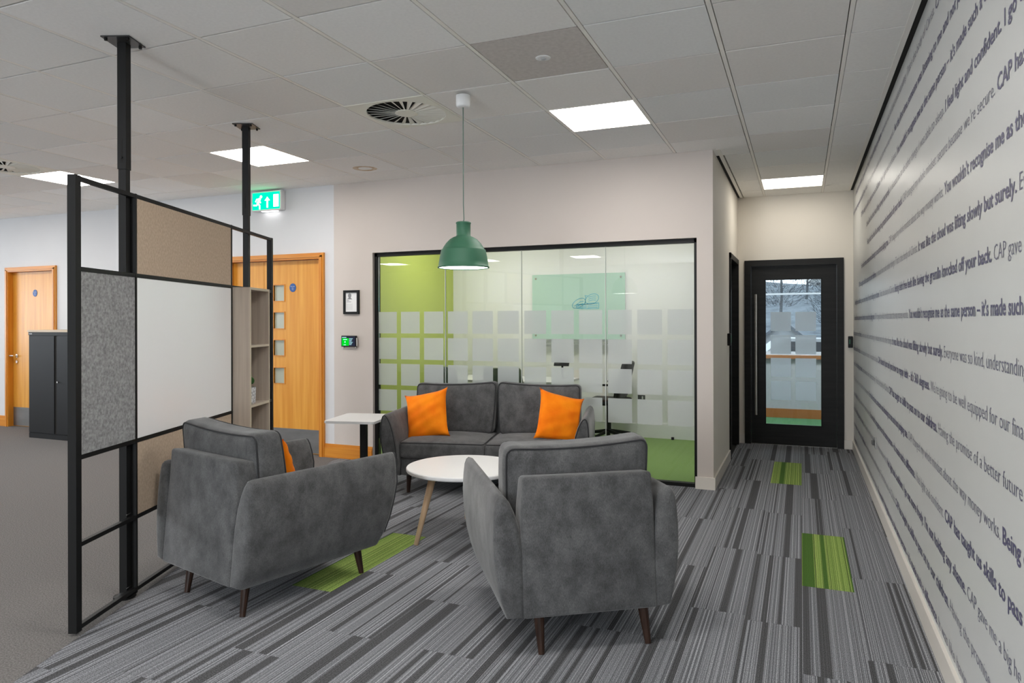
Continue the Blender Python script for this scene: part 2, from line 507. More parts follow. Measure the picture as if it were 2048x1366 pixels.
floor = struct(bx('floor', (-14.1, -5.1, -0.12), (XR + 0.1, YE + 0.05, -0.010), M_UNDER))
poly = [(-14.1, -5.1), (XR, -5.1), (XR, YGL), (-14.1, YGL + 0.3)]
bm = bmesh.new()
prism(bm, clip_halfplane(poly, EDGE[0], EDGE[1], -NX, -NY), -0.010, 0.0)
finish('office_carpet', bm, M_CARPET_O, floor)
full_plank = None
offs = {0: 0.0, -1: 0.45, -10: 0.0}
greens = {(0, 4), (-1, 6), (-10, 3)}
g = 0.0006
for k in range(-18, 3):
    x0, x1 = k * 0.25, (k + 1) * 0.25
    off = offs.get(k, random.choice((0.1, 0.22, 0.33, 0.5, 0.62, 0.75, 0.9)))
    j0 = -4
    for j in range(j0, 9):
        ya, yb = j + off, j + 1 + off
        if x1 <= XP and ya > YGL: continue
        poly = [(x0 + g, ya + g), (x1 - g, ya + g), (x1 - g, yb - g), (x0 + g, yb - g)]
        poly = clip_halfplane(poly, EDGE[0] + 0.001, EDGE[1], NX, NY)
        poly = clip_halfplane(poly, XR, 0, -1, 0) if poly else poly
        poly = clip_halfplane(poly, 0, YE + 0.04, 0, -1) if poly else poly
        poly = clip_halfplane(poly, 0, -1.0, 0, 1) if poly else poly
        pieces = [poly]
        if x0 < XP and yb > YGL and poly:      # plank cut round the pillar
            pieces = [clip_halfplane(poly, 0, YGL, 0, -1)]
            q = clip_halfplane(poly, 0, YGL, 0, 1)
            pieces.append(clip_halfplane(q, XP, 0, 1, 0) if q else q)
        for poly in pieces:
            if len(poly) < 3: continue
            ar = abs(sum(poly[i][0] * poly[(i + 1) % len(poly)][1] - poly[(i + 1) % len(poly)][0] * poly[i][1] for i in range(len(poly)))) / 2
            if ar < 0.004: continue
            green = (k, j) in greens
            cx, cy = (x0 + x1) / 2, (ya + yb) / 2
            bm = bmesh.new()
            prism(bm, [(x - cx, y - cy) for x, y in poly], -0.010, 0.0)
            o = finish('carpet_plank', bm, M_PLANK_G if green else M_PLANK, floor, loc=(cx, cy, 0))
            if green: o['label'] = 'lime green striped carpet plank'
bx('carpet_underlay', (-4.3, -5.1, -0.010), (XR, -1.0, -0.001), M_CARPET_O, floor)
struct(bx('floor_meeting_room', (-4.45, YGL + 0.02, -0.1), (-0.80, 8.5, 0.0), M_CARPET_G))
struct(bx('floor_far_room', (-3.0, YE + 0.06, -0.1), (3.0, 11.0, 0.0), mat('far_room_carpet', (0.045, 0.115, 0.05), 0.97, spec=0.1, noise=((0.065, 0.15, 0.07), (150, 150, 150), 8))))

# ---------------------------------------------------------------- ceiling
ceil = struct(bx('ceiling', (-14.1, -5.1, HC + 0.022), (XR + 0.1, YE + 0.1, HC + 0.12), M_PLENUM))
YT0 = Y0 - 4 * M                  # tiles from here on, plain board behind the camera
bx('ceiling_board', (-14.1, -5.1, HC), (XR - 0.03, YT0, HC + 0.022), M_TILE, ceil)
LIGHTS = {(-5, 3), (-1, 3), (4, 3), (6, 8), (4, -1), (4, -5), (-1, -3), (-5, -3), (-9, 3), (-9, -3), (-13, 3), (4, -9), (-1, -9), (-5, -9), (-9, -9)}
VENTS = {(2, 2), (-5, 2)}
HOLES = LIGHTS | VENTS
bm = bmesh.new(); box(bm, (-0.2845, -0.2935, 0), (0.2845, 0.2935, 0.018))
tile_me = bpy.data.meshes.new('ceiling_tile'); bm.to_mesh(tile_me); bm.free(); tile_me.materials.append(M_TILE)
tile_tones = [tile_me]
for nm, c in (('cool', (0.86, 0.865, 0.855)), ('warm', (0.84, 0.815, 0.785)), ('bright', (0.93, 0.925, 0.91))):
    tm = tile_me.copy(); tm.materials.clear(); tm.materials.append(mat('ceiling_tile_' + nm, c, 0.9, noise=(tuple(v * 0.955 for v in c), (60, 60, 60), 6), bump=0.15)); tile_tones.append(tm)
tile_me2 = tile_me.copy(); tile_me2.materials.clear(); tile_me2.materials.append(M_TILE_GREY)
XSTEP = -7.60                     # wall steps back left of here
def tile_limit(i, j):
    xa, xb = X0 + M * i, X0 + M * (i + 1); ya, yb = Y0 + M * j, Y0 + M * (j + 1)
    xb = min(xb, XR - 0.055)
    ymax = YE if xb > XP + 0.05 else (YG if xa > XSTEP else YG + 0.2)
    if xb > XP + 0.05 and xa < XP + 0.05 and ya > YG - 0.05: xa = XP + 0.055
    yb = min(yb, ymax)
    return xa, xb, ya, yb
for i in range(-16, 8):
    for j in range(-4, 10):
        if (i, j) in HOLES: continue
        xa, xb, ya, yb = tile_limit(i, j)
        if xb - xa < 0.05 or yb - ya < 0.05: continue
        dz = random.uniform(-0.0006, 0.0006)
        if xb - xa > 0.595 and yb - ya > 0.595:
            grey = (i, j) == (4, 1)
            o = link('ceiling_tile', tile_me2 if grey else random.choice(tile_tones), ceil, ((xa + xb) / 2, (ya + yb) / 2, HC + dz))
            if grey: o['label'] = 'greyed speckled ceiling tile'
        elif ((i, j) != (5, 5)):
            bx('ceiling_tile', (xa + 0.013, ya + 0.0055, HC), (xb - 0.013 if xb < XR - 0.06 else xb, yb - (0.0055 if yb < YG - 0.01 else 0), HC + 0.018), M_TILE, ceil)
        else:   # L-shaped tile round the pillar corner
            bm = bmesh.new()
            xa, xb = X0 + M * 5 + 0.013, X0 + M * 6 - 0.013
            prism(bm, [(xa, Y0 + 3.0055), (xb, Y0 + 3.0055), (xb, Y0 + 3.5945), (XP + 0.055, Y0 + 3.5945), (XP + 0.055, YG), (xa, YG)], HC, HC + 0.018)
            finish('ceiling_tile', bm, M_TILE, ceil)
for i in range(-16, 8):           # main tees run along the corridor
    x = X0 + M * i
    ymax = YE if x > XP else (YG if x > XSTEP else YG + 0.2)
    bx('main_tee', (x - 0.0105, YT0, HC + 0.0005), (x + 0.0105, ymax, HC + 0.02), M_TEE, ceil)
for j in range(-4, 10):
    y = Y0 + M * j
    xl, xr = (-13.9, XR - 0.055) if y < YG else (XP + 0.055, XR - 0.055)
    bx('cross_tee', (xl, y - 0.012, HC + 0.012), (xr, y + 0.012, HC + 0.0205), M_PLENUM, ceil)
# edge angles and black shadow gaps
struct(bx('trim_1', (XR - 0.056, YT0, HC - 0.002), (XR - 0.028, YE, HC + 0.02), M_TEE))
struct(bx('trim_2', (XR - 0.028, -5.0, HC + 0.004), (XR, YE, HC + 0.0215), M_GAP))
struct(bx('trim_3', (XP + 0.026, YG, HC - 0.002), (XP + 0.056, YE, HC + 0.02), M_TEE))
struct(bx('trim_4', (XP, YG - 0.01, HC + 0.002), (XP + 0.026, YE, HC + 0.0215), M_GAP))
struct(bx('trim_5', (XSTEP, YG - 0.010, HC + 0.002), (XP, YG, HC + 0.0215), M_GAP))

# ---------------------------------------------------------------- walls
ZT = HC + 0.12
wall_right = struct(bx('wall_right', (XR, -5.1, 0), (XR + 0.12, YE + 0.1, ZT), M_PAPER), 'grey satin wall covered in dark indigo lettering')
DX0, DX1, DZ = -0.600, 0.430, 2.087      # end door frame, outside
struct(boxes('wall_end', [((XP - 0.12, YE, 0), (DX0, YE + 0.12, ZT)), ((DX1, YE, 0), (XR, YE + 0.12, ZT)), ((DX0, YE, DZ), (DX1, YE + 0.12, ZT))], M_CREAM))
SY0, SY1, SZ = 7.40, 8.38, 2.09          # side door opening in the pillar wall
struct(boxes('wall_corridor', [((XP - 0.127, YG, 0), (XP, SY0, ZT)), ((XP - 0.127, SY1, 0), (XP, YE, ZT)), ((XP - 0.127, SY0, SZ), (XP, SY1, ZT))], M_CREAM))
GX0, GX1, GZ = -3.985, -0.805, 2.092     # glass opening
PX = -4.454                              # paint changes here
struct(boxes('wall_back', [((PX, YG - 0.004, 0), (GX0, YG + 0.12, ZT)), ((GX1, YG - 0.004, 0), (XP - 0.0005, YG + 0.12, ZT)), ((GX0, YG - 0.004, GZ), (GX1, YG + 0.12, ZT))], M_BEIGE))
OX0, OX1, OZ = -5.905, -4.570, 2.118     # double door, outside of frame
struct(boxes('wall_office', [((XSTEP, YG, 0), (OX0, YG + 0.15, ZT)), ((OX1, YG, 0), (PX, YG + 0.15, ZT)), ((OX0, YG, OZ), (OX1, YG + 0.15, ZT)), ((XSTEP - 0.02, YG, 0), (XSTEP, YG + 0.3, ZT))], M_WHITE))
LX0, LX1, LZ = -9.965, -8.956, 2.145
YL = YG + 0.2
struct(boxes('wall_recess', [((-14.1, YL, 0), (LX0, YL + 0.12, ZT)), ((LX1, YL, 0), (XSTEP - 0.02, YL + 0.12, ZT)), ((LX0, YL, LZ), (LX1, YL + 0.12, ZT))], M_WHITE))
struct(boxes('wall_rear', [((-14.1, -5.2, 0), (XR + 0.12, -5.1, 0.35)), ((-14.1, -5.2, 2.55), (XR + 0.12, -5.1, ZT)), ((-14.1, -5.2, 0.35), (-2.25, -5.1, 2.55)), ((-1.05, -5.2, 0.35), (XR + 0.12, -5.1, 2.55))], M_WHITE))
w4 = struct(empty('window_4_added', (-1.65, -5.15, 0.35)))  # unseen window, added to go with the rear fill light
boxes('window_frame', [((-0.6, -0.04, 0), (0.6, 0.03, 0.05)), ((-0.6, -0.04, 2.15), (0.6, 0.03, 2.2)), ((-0.6, -0.04, 0), (-0.55, 0.03, 2.2)), ((0.55, -0.04, 0), (0.6, 0.03, 2.2))], M_LAM, w4)
bx('window_pane', (-0.55, -0.01, 0.05), (0.55, 0.0, 2.15), M_GLASS, w4)
wall_left = struct(boxes('wall_left', [((-14.2, -5.2, 0), (-14.1, YL + 0.12, 0.9)), ((-14.2, -5.2, 2.4), (-14.1, YL + 0.12, ZT)), ((-14.2, -5.2, 0.9), (-14.1, -4.0, 2.4)), ((-14.2, 5.0, 0.9), (-14.1, YL + 0.12, 2.4))], M_WHITE))
w3 = struct(empty('window_3', (-14.15, 0.5, 0.9)))
boxes('window_frame', [((-0.04, -4.5, 0), (0.03, 4.5, 0.05)), ((-0.04, -4.5, 1.45), (0.03, 4.5, 1.5))] + [((-0.04, -4.5 + 1.5 * k - 0.03, 0), (0.03, -4.5 + 1.5 * k + 0.03, 1.5)) for k in range(7)], M_LAM, w3)
bx('window_pane', (-0.01, -4.5, 0.05), (0.0, 4.5, 1.45), M_GLASS, w3)

# meeting room shell
struct(bx('wall_meeting_left', (-4.45, YGL + 0.02, 0), (-4.33, 8.57, ZT), M_LIME))
struct(bx('wall_meeting_back', (-4.33, 8.45, 0), (-0.80, 8.57, ZT), M_RWHITE))
struct(bx('wall_meeting_right', (-0.81, YGL + 0.06, 0), (-0.80, SY0, ZT), M_RWHITE))
struct(bx('ceiling_meeting_room', (-4.45, YGL + 0.08, 2.70), (-0.80, 8.57, 2.80), M_TILE))
struct(bx('baseboard_meeting', (-4.33, 8.43, 0), (-0.82, 8.45, 0.165), M_RWHITE))

# skirting
struct(boxes('baseboard_pillar', [((GX1 - 0.014, YG - 0.018, 0), (XP + 0.015, YG - 0.004, 0.10))], M_SKIRT))
struct(boxes('baseboard_corridor', [((XP, YG - 0.004, 0), (XP + 0.015, SY0 - 0.02, 0.10))], M_SKIRT))
struct(bx('baseboard_right', (XR - 0.016, -1.0, 0), (XR, YE, 0.10), M_SKIRT))
struct(bx('baseboard_end', (DX1, YE - 0.016, 0), (XR - 0.016, YE, 0.10), M_SKIRT))
struct(bx('baseboard_end_left', (XP, YE - 0.016, 0), (DX0, YE, 0.10), M_SKIRT))
def oak_skirt(name, x0, x1, y):
    bm = bmesh.new()
    box(bm, (x0, y - 0.020, 0), (x1, y, 0.105)); box(bm, (x0, y - 0.014, 0.105), (x1, y, 0.125)); box(bm, (x0, y - 0.008, 0.125), (x1, y, 0.14))
    return struct(finish(name, bm, M_OAK_H))
oak_skirt('baseboard_office', OX1, PX, YG)
oak_skirt('baseboard_back', PX, GX0 - 0.005, YG - 0.004)
oak_skirt('baseboard_recess', -12.0, LX0, YL)
oak_skirt('baseboard_recess_right', LX1, XSTEP - 0.02, YL)
oak_skirt('baseboard_office_left', XSTEP, OX0, YG)

# ---------------------------------------------------------------- lettering on the right wall
B, Lt = True, False
S_SKILL = "CAP has taught us skills to pass on to our children."
S_FUT = "Having the promise of a better future is"
S_DIFF = "You wouldn't recognise me as the same person \u2013 it's made such a difference."
S_CLOUD = "It was like the cloud was lifting slowly but surely."
S_KIND = "Everyone was so kind, understanding"
S_GREM = "Being debt free feels like having the gremlin knocked off your back."
S_BIG = "CAP gave me a big he"
S_LIGHT = "I feel light and confident. I go out more freely. I'm not holding any shame."
S_FIRST = "For the first time, someone was listening to me and not judging me."
S_MIND = "CAP changed my whole mindset about the way money works."
S_360 = "CAP doesn't just tell you how to repay debt \u2013 it's 360 degrees."
S_EQUIP = "We're going to be well equipped for our fina"
S_SEC = "secure because we're secure."
S_SLEEP = "I was able to sleep."
S_REL = "it released me to do other things."
S_BODY = "That's the body of Christ."
S_IFEEL = "I feel light and confident."
# (line, [(bold, text, Y of its first letter or None), ...]) ; unknown starts are filled leftwards
LINES = [
 (1, [(B, S_LIGHT, None), (Lt, S_KIND + ". " + S_BODY, None), (B, S_SKILL, 3.401)]),
 (2, [(B, S_GREM, None), (Lt, S_MIND, None), (B, S_FIRST, 4.812), (Lt, S_BIG, None)]),
 (3, [(B, S_SKILL, None), (Lt, S_IFEEL, None), (B, S_DIFF, 4.705)]),
 (4, [(B, S_CLOUD, None), (Lt, S_REL + " " + S_SLEEP, None), (B, S_LIGHT, 3.191)]),
 (5, [(B, S_GREM, None), (Lt, S_MIND[:29] + " " + S_SEC, 4.437), (B, S_SKILL, 2.404)]),
 (6, [(B, S_FIRST, None), (Lt, S_MIND, 5.12), (B, S_DIFF, 3.216)]),
 (7, [(B, S_SKILL, None), (Lt, S_REL + " " + S_BODY, None), (B, S_CLOUD, 3.884), (Lt, S_KIND, 2.183)]),
 (8, [(B, S_LIGHT, None), (Lt, S_BODY, None), (B, S_GREM, 4.808), (Lt, S_BIG, 2.446)]),
 (9, [(B, S_FIRST, None), (Lt, S_MIND, None), (B, S_DIFF, 4.214)]),
 (10, [(B, S_SKILL, None), (Lt, S_KIND + ", " + S_REL, None), (B, S_CLOUD, 4.950), (Lt, S_KIND, 3.230)]),
 (11, [(B, S_GREM, None), (Lt, S_SEC + " " + S_SLEEP, None), (B, S_360, 5.822), (Lt, S_EQUIP, 3.547)]),
 (12, [(B, S_LIGHT, None), (Lt, S_KIND + ". " + S_BODY, None), (B, S_SKILL, 5.135), (Lt, S_FUT, 3.361)]),
 (13, [(B, S_360, None), (Lt, S_MIND, None), (B, S_FIRST, 6.545), (Lt, S_MIND, 4.243), (B, S_GREM, 2.357)]),
 (14, [(B, S_SKILL, None), (Lt, S_FUT, None), (B, S_DIFF, 6.485), (Lt, S_IFEEL, 3.983), (B, S_SKILL, 3.223)]),
 (15, [(B, S_CLOUD, None), (Lt, S_MIND, None), (B, S_LIGHT, 5.261), (Lt, S_BIG, 2.815)]),
 (16, [(B, S_DIFF, None), (Lt, S_KIND + ". " + S_BODY, None), (B, S_SKILL, 4.797), (Lt, S_FUT, 3.119)]),
 (17, [(B, S_360, None), (Lt, S_SEC + " " + S_REL, None), (B, S_DIFF, 5.879), (Lt, "It was like having a", 3.364)]),
]
CW = 0.0330
def run_on_wall(text, y, z, fit, bold):
    mtx = Matrix(((0, 0, -1, XR - 0.0012), (-1, 0, 0, y), (0, 1, 0, z), (0, 0, 0, 1)))
    text_mesh('lettering', text, 0.069, M_INK if bold else M_INK_L, wall_right, mtx, fit=fit, bold=0.0012 if bold else -0.0007)
for n, runs in LINES:
    z = 2.690 - 0.1605 * (n - 1)
    ys = [r[2] for r in runs]
    # fill unknown starts
    first = next(i for i, y in enumerate(ys) if y is not None)
    for i in range(first - 1, -1, -1): ys[i] = ys[i + 1] + CW * len(runs[i][1]) + 0.03
    for i in range(first + 1, len(ys)):
        if ys[i] is None: ys[i] = ys[i - 1] - CW * len(runs[i - 1][1]) - 0.03
    for i, (bold, text, _) in enumerate(runs):
        y = ys[i]
        w = (y - ys[i + 1] - 0.027) if i + 1 < len(runs) else CW * len(text) * (1.0 if bold else 0.96)
        if y > YE - 0.02:          # cut what would run into the corner, by letters
            cut = math.ceil((y - (YE - 0.02)) / (w / len(text)))
            if cut >= len(text) - 1: continue
            cw = w / len(text); text = text[cut:]; y -= cut * cw; w -= cut * cw
            while text and text[0] == ' ': text = text[1:]; y -= cw; w -= cw
        run_on_wall(text, y, z, w, bold)

# ---------------------------------------------------------------- glass wall of the meeting room
win = struct(empty('window_1', (0, YGL, 0)), 'black framed glass wall of the green meeting room')
fx0, fx1 = GX0, GX1
boxes('window_frame', [((fx0, -0.03, 0), (fx0 + 0.030, 0.03, GZ)), ((fx1 - 0.026, -0.03, 0), (fx1, 0.03, GZ)),
                       ((fx0, -0.03, GZ - 0.036), (fx1, 0.03, GZ)), ((fx0, -0.03, 0), (fx1, 0.03, 0.030))], M_BLACK, win)
px = [fx0 + 0.030, -3.195, -2.400, -1.601, fx1 - 0.026]
sq_me = None
cols = [[-3.955, -3.693, -3.430], [-3.168, -2.904, -2.641], [-2.372, -2.108, -1.845], [-1.580, -1.318, -1.057]]
rows = [1.497, 1.238, 0.978, 0.719]
bm = bmesh.new(); bm.faces.new([bm.verts.new(q) for q in ((0, 0, -0.215), (0.214, 0, -0.215), (0.214, 0, 0), (0, 0, 0))]); sq_me = bpy.data.meshes.new('frosted_square'); bm.to_mesh(sq_me); bm.free(); sq_me.materials.append(M_FROST)
for k in range(4):
    pane = bx('glass_pane', (px[k] + 0.002, -0.005, 0.03), (px[k + 1] - 0.002, 0.005, GZ - 0.036), M_GLASS, win)
    for c in cols[k]:
        for r in rows: link('frosted_square', sq_me, pane, (c, -0.0055, r))
    if k: bx('glazing_seal', (px[k] - 0.003, -0.0062, 0.03), (px[k] + 0.003, 0.0062, GZ - 0.036), M_SEAL, win)
bx('door_stop', (-1.42, 2.30, 0), (-1.39, 2.33, 0.03), M_BLACK, win)

# ---------------------------------------------------------------- black glazed door at the end of the corridor
d1 = struct(empty('door_1', (0, YE, 0)), 'black glazed door at the end of the corridor')
FW = 0.068
boxes('door_frame', [((DX0, -0.02, 0), (DX0 + FW, 0.12, DZ)), ((DX1 - FW, -0.02, 0), (DX1, 0.12, DZ)), ((DX0 + FW, -0.02, DZ - FW), (DX1 - FW, 0.12, DZ))], M_BLACKP, d1)
lx0, lx1, lz = DX0 + FW + 0.003, DX1 - FW - 0.003, DZ - FW - 0.003
gx0, gx1, gz0, gz1 = -0.384, 0.214, 0.222, 1.872
leaf = boxes('door_leaf', [((lx0, 0.02, 0.006), (gx0, 0.064, lz)), ((gx1, 0.02, 0.006), (lx1, 0.064, lz)), ((gx0, 0.02, 0.006), (gx1, 0.064, gz0)), ((gx0, 0.02, gz1), (gx1, 0.064, lz))], M_BLACKP, d1)
boxes('glazing_bead', [((gx0, 0.012, gz0), (gx0 + 0.012, 0.03, gz1)), ((gx1 - 0.012, 0.012, gz0), (gx1, 0.03, gz1)), ((gx0, 0.012, gz0), (gx1, 0.03, gz0 + 0.012)), ((gx0, 0.012, gz1 - 0.012), (gx1, 0.03, gz1))], M_BLACK, leaf)
pane = bx('door_pane', (gx0, 0.038, gz0), (gx1, 0.046, gz1), M_GLASS_E, d1)
sq2 = sq_me.copy(); sq2.materials.clear(); sq2.materials.append(M_FROST_D)
for c in (-0.322, -0.062):
    for r in (1.499, 1.239, 0.979, 0.719): link('frosted_square', sq2, pane, (c, 0.0365, r))
bm = bmesh.new(); tube(bm, [(-0.475, -0.045, 0.335), (-0.475, -0.045, 1.70)], 0.014, 12)
for z in (0.45, 1.58): tube(bm, [(-0.475, -0.045, z), (-0.475, 0.021, z)], 0.009, 8)
finish('pull_handle', bm, M_CHROME, leaf, smooth=False)
bx('threshold', (DX0 + FW, 0.0, 0), (DX1 - FW, 0.06, 0.004), M_CHROME, d1)

# side door in the corridor, seen edge on
d2 = struct(empty('door_2', (XP, 0, 0)), 'black framed side door in the corridor')
boxes('door_frame', [((-0.127, SY0, 0), (0.018, SY0 + 0.055, SZ)), ((-0.127, SY1 - 0.055, 0), (0.018, SY1, SZ)), ((-0.127, SY0, SZ - 0.055), (0.018, SY1, SZ))], M_BLACKP, d2)
bx('door_leaf', (-0.10, SY0 + 0.055, 0.005), (-0.056, SY1 - 0.055, SZ - 0.055), M_BLACKP, d2)

# ---------------------------------------------------------------- oak doors
def oak_door(name, x0, x1, ztop, y, leaves, label):
    d = struct(empty(name, (0, y, 0)), label)
    fw = 0.062
    bm = bmesh.new()
    for a, b in (((x0, -0.025, 0), (x0 + fw, 0.10, ztop)), ((x1 - fw, -0.025, 0), (x1, 0.10, ztop))): box(bm, a, b)
    for a, b in (((x0 + 0.02, -0.034, 0), (x0 + 0.045, -0.025, ztop - 0.03)), ((x1 - 0.045, -0.034, 0), (x1 - 0.02, -0.025, ztop - 0.03))): box(bm, a, b)
    finish('door_frame', bm, M_OAK_D, d)
    bm = bmesh.new()
    box(bm, (x0 + fw, -0.025, ztop - fw), (x1 - fw, 0.10, ztop)); box(bm, (x0 + 0.02, -0.034, ztop - 0.045), (x1 - 0.02, -0.025, ztop - 0.02))
    finish('door_head', bm, M_OAK_H, d)
    out = []
    for a, b, panes in leaves:
        bm = bmesh.new()
        ya, yb = 0.045, 0.090
        zt = ztop - fw - 0.004
        if panes:
            pa, pb = panes[0][0], panes[0][1]
            box(bm, (a, ya, 0.006), (pa, yb, zt)); box(bm, (pb, ya, 0.006), (b, yb, zt))
            zs = [0.006] + [v for p in sorted(panes, key=lambda p: p[2]) for v in (p[2], p[3])] + [zt]
            for k in range(0, len(zs), 2): box(bm, (pa, ya, zs[k]), (pb, yb, zs[k + 1]))
        else:
            box(bm, (a, ya, 0.006), (b, yb, zt))
        lf = finish('door_leaf', bm, M_OAK, d)
        for p in panes:
            bx('vision_pane', (p[0], 0.062, p[2]), (p[1], 0.068, p[3]), MATS.get('wired_glass') or mat('wired_glass', (0.42, 0.44, 0.36), 0.12), lf)
            w = 0.010
            boxes('glazing_bead', [((p[0] - w, ya - 0.006, p[2] - w), (p[0], ya + 0.012, p[3] + w)), ((p[1], ya - 0.006, p[2] - w), (p[1] + w, ya + 0.012, p[3] + w)),
                                   ((p[0], ya - 0.006, p[2] - w), (p[1], ya + 0.012, p[2])), ((p[0], ya - 0.006, p[3]), (p[1], ya + 0.012, p[3] + w))], M_OAK_D, lf)
        bx('kick_plate', (a + 0.004, ya - 0.003, 0.012), (b - 0.004, ya, 0.26), M_STEEL, lf)
        out.append(lf)
    return d, out
def fire_sign(lf, x, z):
    bm = bmesh.new()
    n = 28
    prism_xz(bm, [(x + 0.042 * math.cos(2 * PI * k / n), z + 0.046 * math.sin(2 * PI * k / n)) for k in range(n)], 0.041, 0.0445)
    s = finish('fire_door_sign', bm, M_BLUE, lf)
    for r, (t, sz) in enumerate((('Fire door', 0.015), ('keep', 0.013), ('shut', 0.013))):
        text_mesh('lettering', t, sz, M_PRINTW, lf, Matrix(((1, 0, 0, x), (0, 0, -1, 0.0402), (0, 1, 0, z + 0.010 - 0.017 * r), (0, 0, 0, 1))), align='CENTER')
vp = [(-5.275, -5.135, 0.740, 0.905), (-5.275, -5.135, 1.040, 1.203), (-5.275, -5.135, 1.330, 1.502), (-5.275, -5.135, 1.627, 1.795)]
d3, lv = oak_door('door_3', OX0, OX1, OZ, YG, [(-5.835, -5.413, []), (-5.407, -4.636, vp)], 'oak leaf and a half door with four small square vision panes')
fire_sign(lv[1], -5.02, 1.765)
d4, lv = oak_door('door_4', LX0, LX1, LZ, YL, [(LX0 + 0.066, LX1 - 0.066, [])], 'plain oak door with lever handle beside the black cabinet')
fire_sign(lv[0], -9.45, 1.795)
bm = bmesh.new()
tube(bm, [(-9.82, 0.045, 0.955), (-9.82, -0.005, 0.955), (-9.93, -0.008, 0.955)], 0.010, 8)
prism_xz(bm, [(-9.82 + 0.025 * math.cos(2 * PI * k / 16), 0.955 + 0.025 * math.sin(2 * PI * k / 16)) for k in range(16)], 0.035, 0.045)
finish('lever_handle', bm, M_CHROME, lv[0])
bm = bmesh.new()
prism_xz(bm, [(-9.82 + 0.02 * math.cos(2 * PI * k / 14), 0.872 + 0.02 * math.sin(2 * PI * k / 14)) for k in range(14)], 0.034, 0.045)
finish('lock_escutcheon', bm, M_CHROME, lv[0])
bm = bmesh.new()
for z in (1.62, 1.88): box(bm, (LX1 - 0.080, 0.040, z - 0.05), (LX1 - 0.064, 0.047, z + 0.05))
finish('hinge_plate', bm, M_CHROME, lv[0])

# ---------------------------------------------------------------- room and outdoors beyond the end door
YF = 10.92
struct(boxes('wall_far_room', [((-3.0, YF, 0), (3.0, YF + 0.12, 0.90)), ((-3.0, YF, 2.45), (3.0, YF + 0.12, ZT)), ((-3.0, YF, 0.9), (-1.9, YF + 0.12, 2.45)), ((1.9, YF, 0.9), (3.0, YF + 0.12, 2.45))], M_FARWALL))
struct(boxes('wall_far_room_side', [((-3.1, YE + 0.1, 0), (-3.0, YF + 0.12, ZT)), ((3.0, YE + 0.1, 0), (3.1, YF + 0.12, ZT))], M_FARWALL))
struct(bx('wall_far_room_near', (XR, YE + 0.1, 0), (3.0, YE + 0.12, ZT), M_FARWALL))
struct(bx('ceiling_far_room', (-3.1, YE + 0.1, 2.75), (3.1, YF + 0.12, 2.85), M_TILE))
struct(bx('baseboard_far_room', (-3.0, YF - 0.02, 0), (3.0, YF, 0.13), mat('far_oak', lin((125, 76, 24)), 0.5)))
w2 = struct(empty('window_2', (0, YF, 0)), 'wide window with oak sill beyond the black door')
bx('window_sill', (-1.95, -0.06, 0.855), (1.95, 0.05, 0.905), MATS['far_oak'], w2)
boxes('window_frame', [((-1.9, 0.03, 0.905), (1.9, 0.09, 0.955)), ((-1.9, 0.03, 2.40), (1.9, 0.09, 2.45)), ((-1.9, 0.03, 0.905), (-1.85, 0.09, 2.45)), ((1.85, 0.03, 0.905), (1.9, 0.09, 2.45)), ((-0.95, 0.03, 0.905), (-0.90, 0.09, 2.45)), ((0.90, 0.03, 0.905), (0.95, 0.09, 2.45)), ((-1.9, 0.045, 1.78), (1.9, 0.075, 1.805))], mat('window_frame_grey', (0.42, 0.45, 0.48), 0.5), w2)
bx('window_pane', (-1.88, 0.058, 0.93), (1.88, 0.064, 2.42), M_GLASS, w2)
M_HILL = mat('hillside_winter', (0.038, 0.050, 0.064), 0.95, noise=((0.125, 0.145, 0.165), (0.9, 0.9, 1.6), 10))
M_TREE = mat('bare_tree_crown', (0.033, 0.042, 0.052), 0.95, noise=((0.095, 0.11, 0.128), (1.6, 1.6, 1.6), 10))
M_TRUNK = mat('tree_trunk', (0.05, 0.057, 0.065), 0.9)
M_RENDER = mat('house_render_white', (0.34, 0.34, 0.34), 0.8)
M_SLATE = mat('house_slate', (0.08, 0.09, 0.105), 0.8)
M_CARW = mat('car_paint_white', (0.30, 0.30, 0.30), 0.25)
M_CARG = mat('car_glass', (0.02, 0.022, 0.025), 0.1)
bm = bmesh.new()
nx, ny = 24, 16
vv = []
for j in range(ny + 1):
    for i in range(nx + 1):
        x = -50 + 90 * i / nx; y = 12.5 + 80 * j / ny
        z = -0.4 + max(0, (y - 26)) * 0.10 + 0.5 * math.sin(x * 0.23 + y * 0.11)* min(1, max(0, (y - 20) / 20))
        vv.append(bm.verts.new((x, y, z)))
for j in range(ny):
    for i in range(nx):
        a = j * (nx + 1) + i; bm.faces.new((vv[a], vv[a + 1], vv[a + nx + 2], vv[a + nx + 1]))
struct(finish('ground_hillside', bm, M_HILL, smooth=True), 'pale wintry hillside outside the far window')
def hill_z(x, y): return -0.4 + max(0, (y - 26)) * 0.10 + 0.5 * math.sin(x * 0.23 + y * 0.11) * min(1, max(0, (y - 20) / 20))
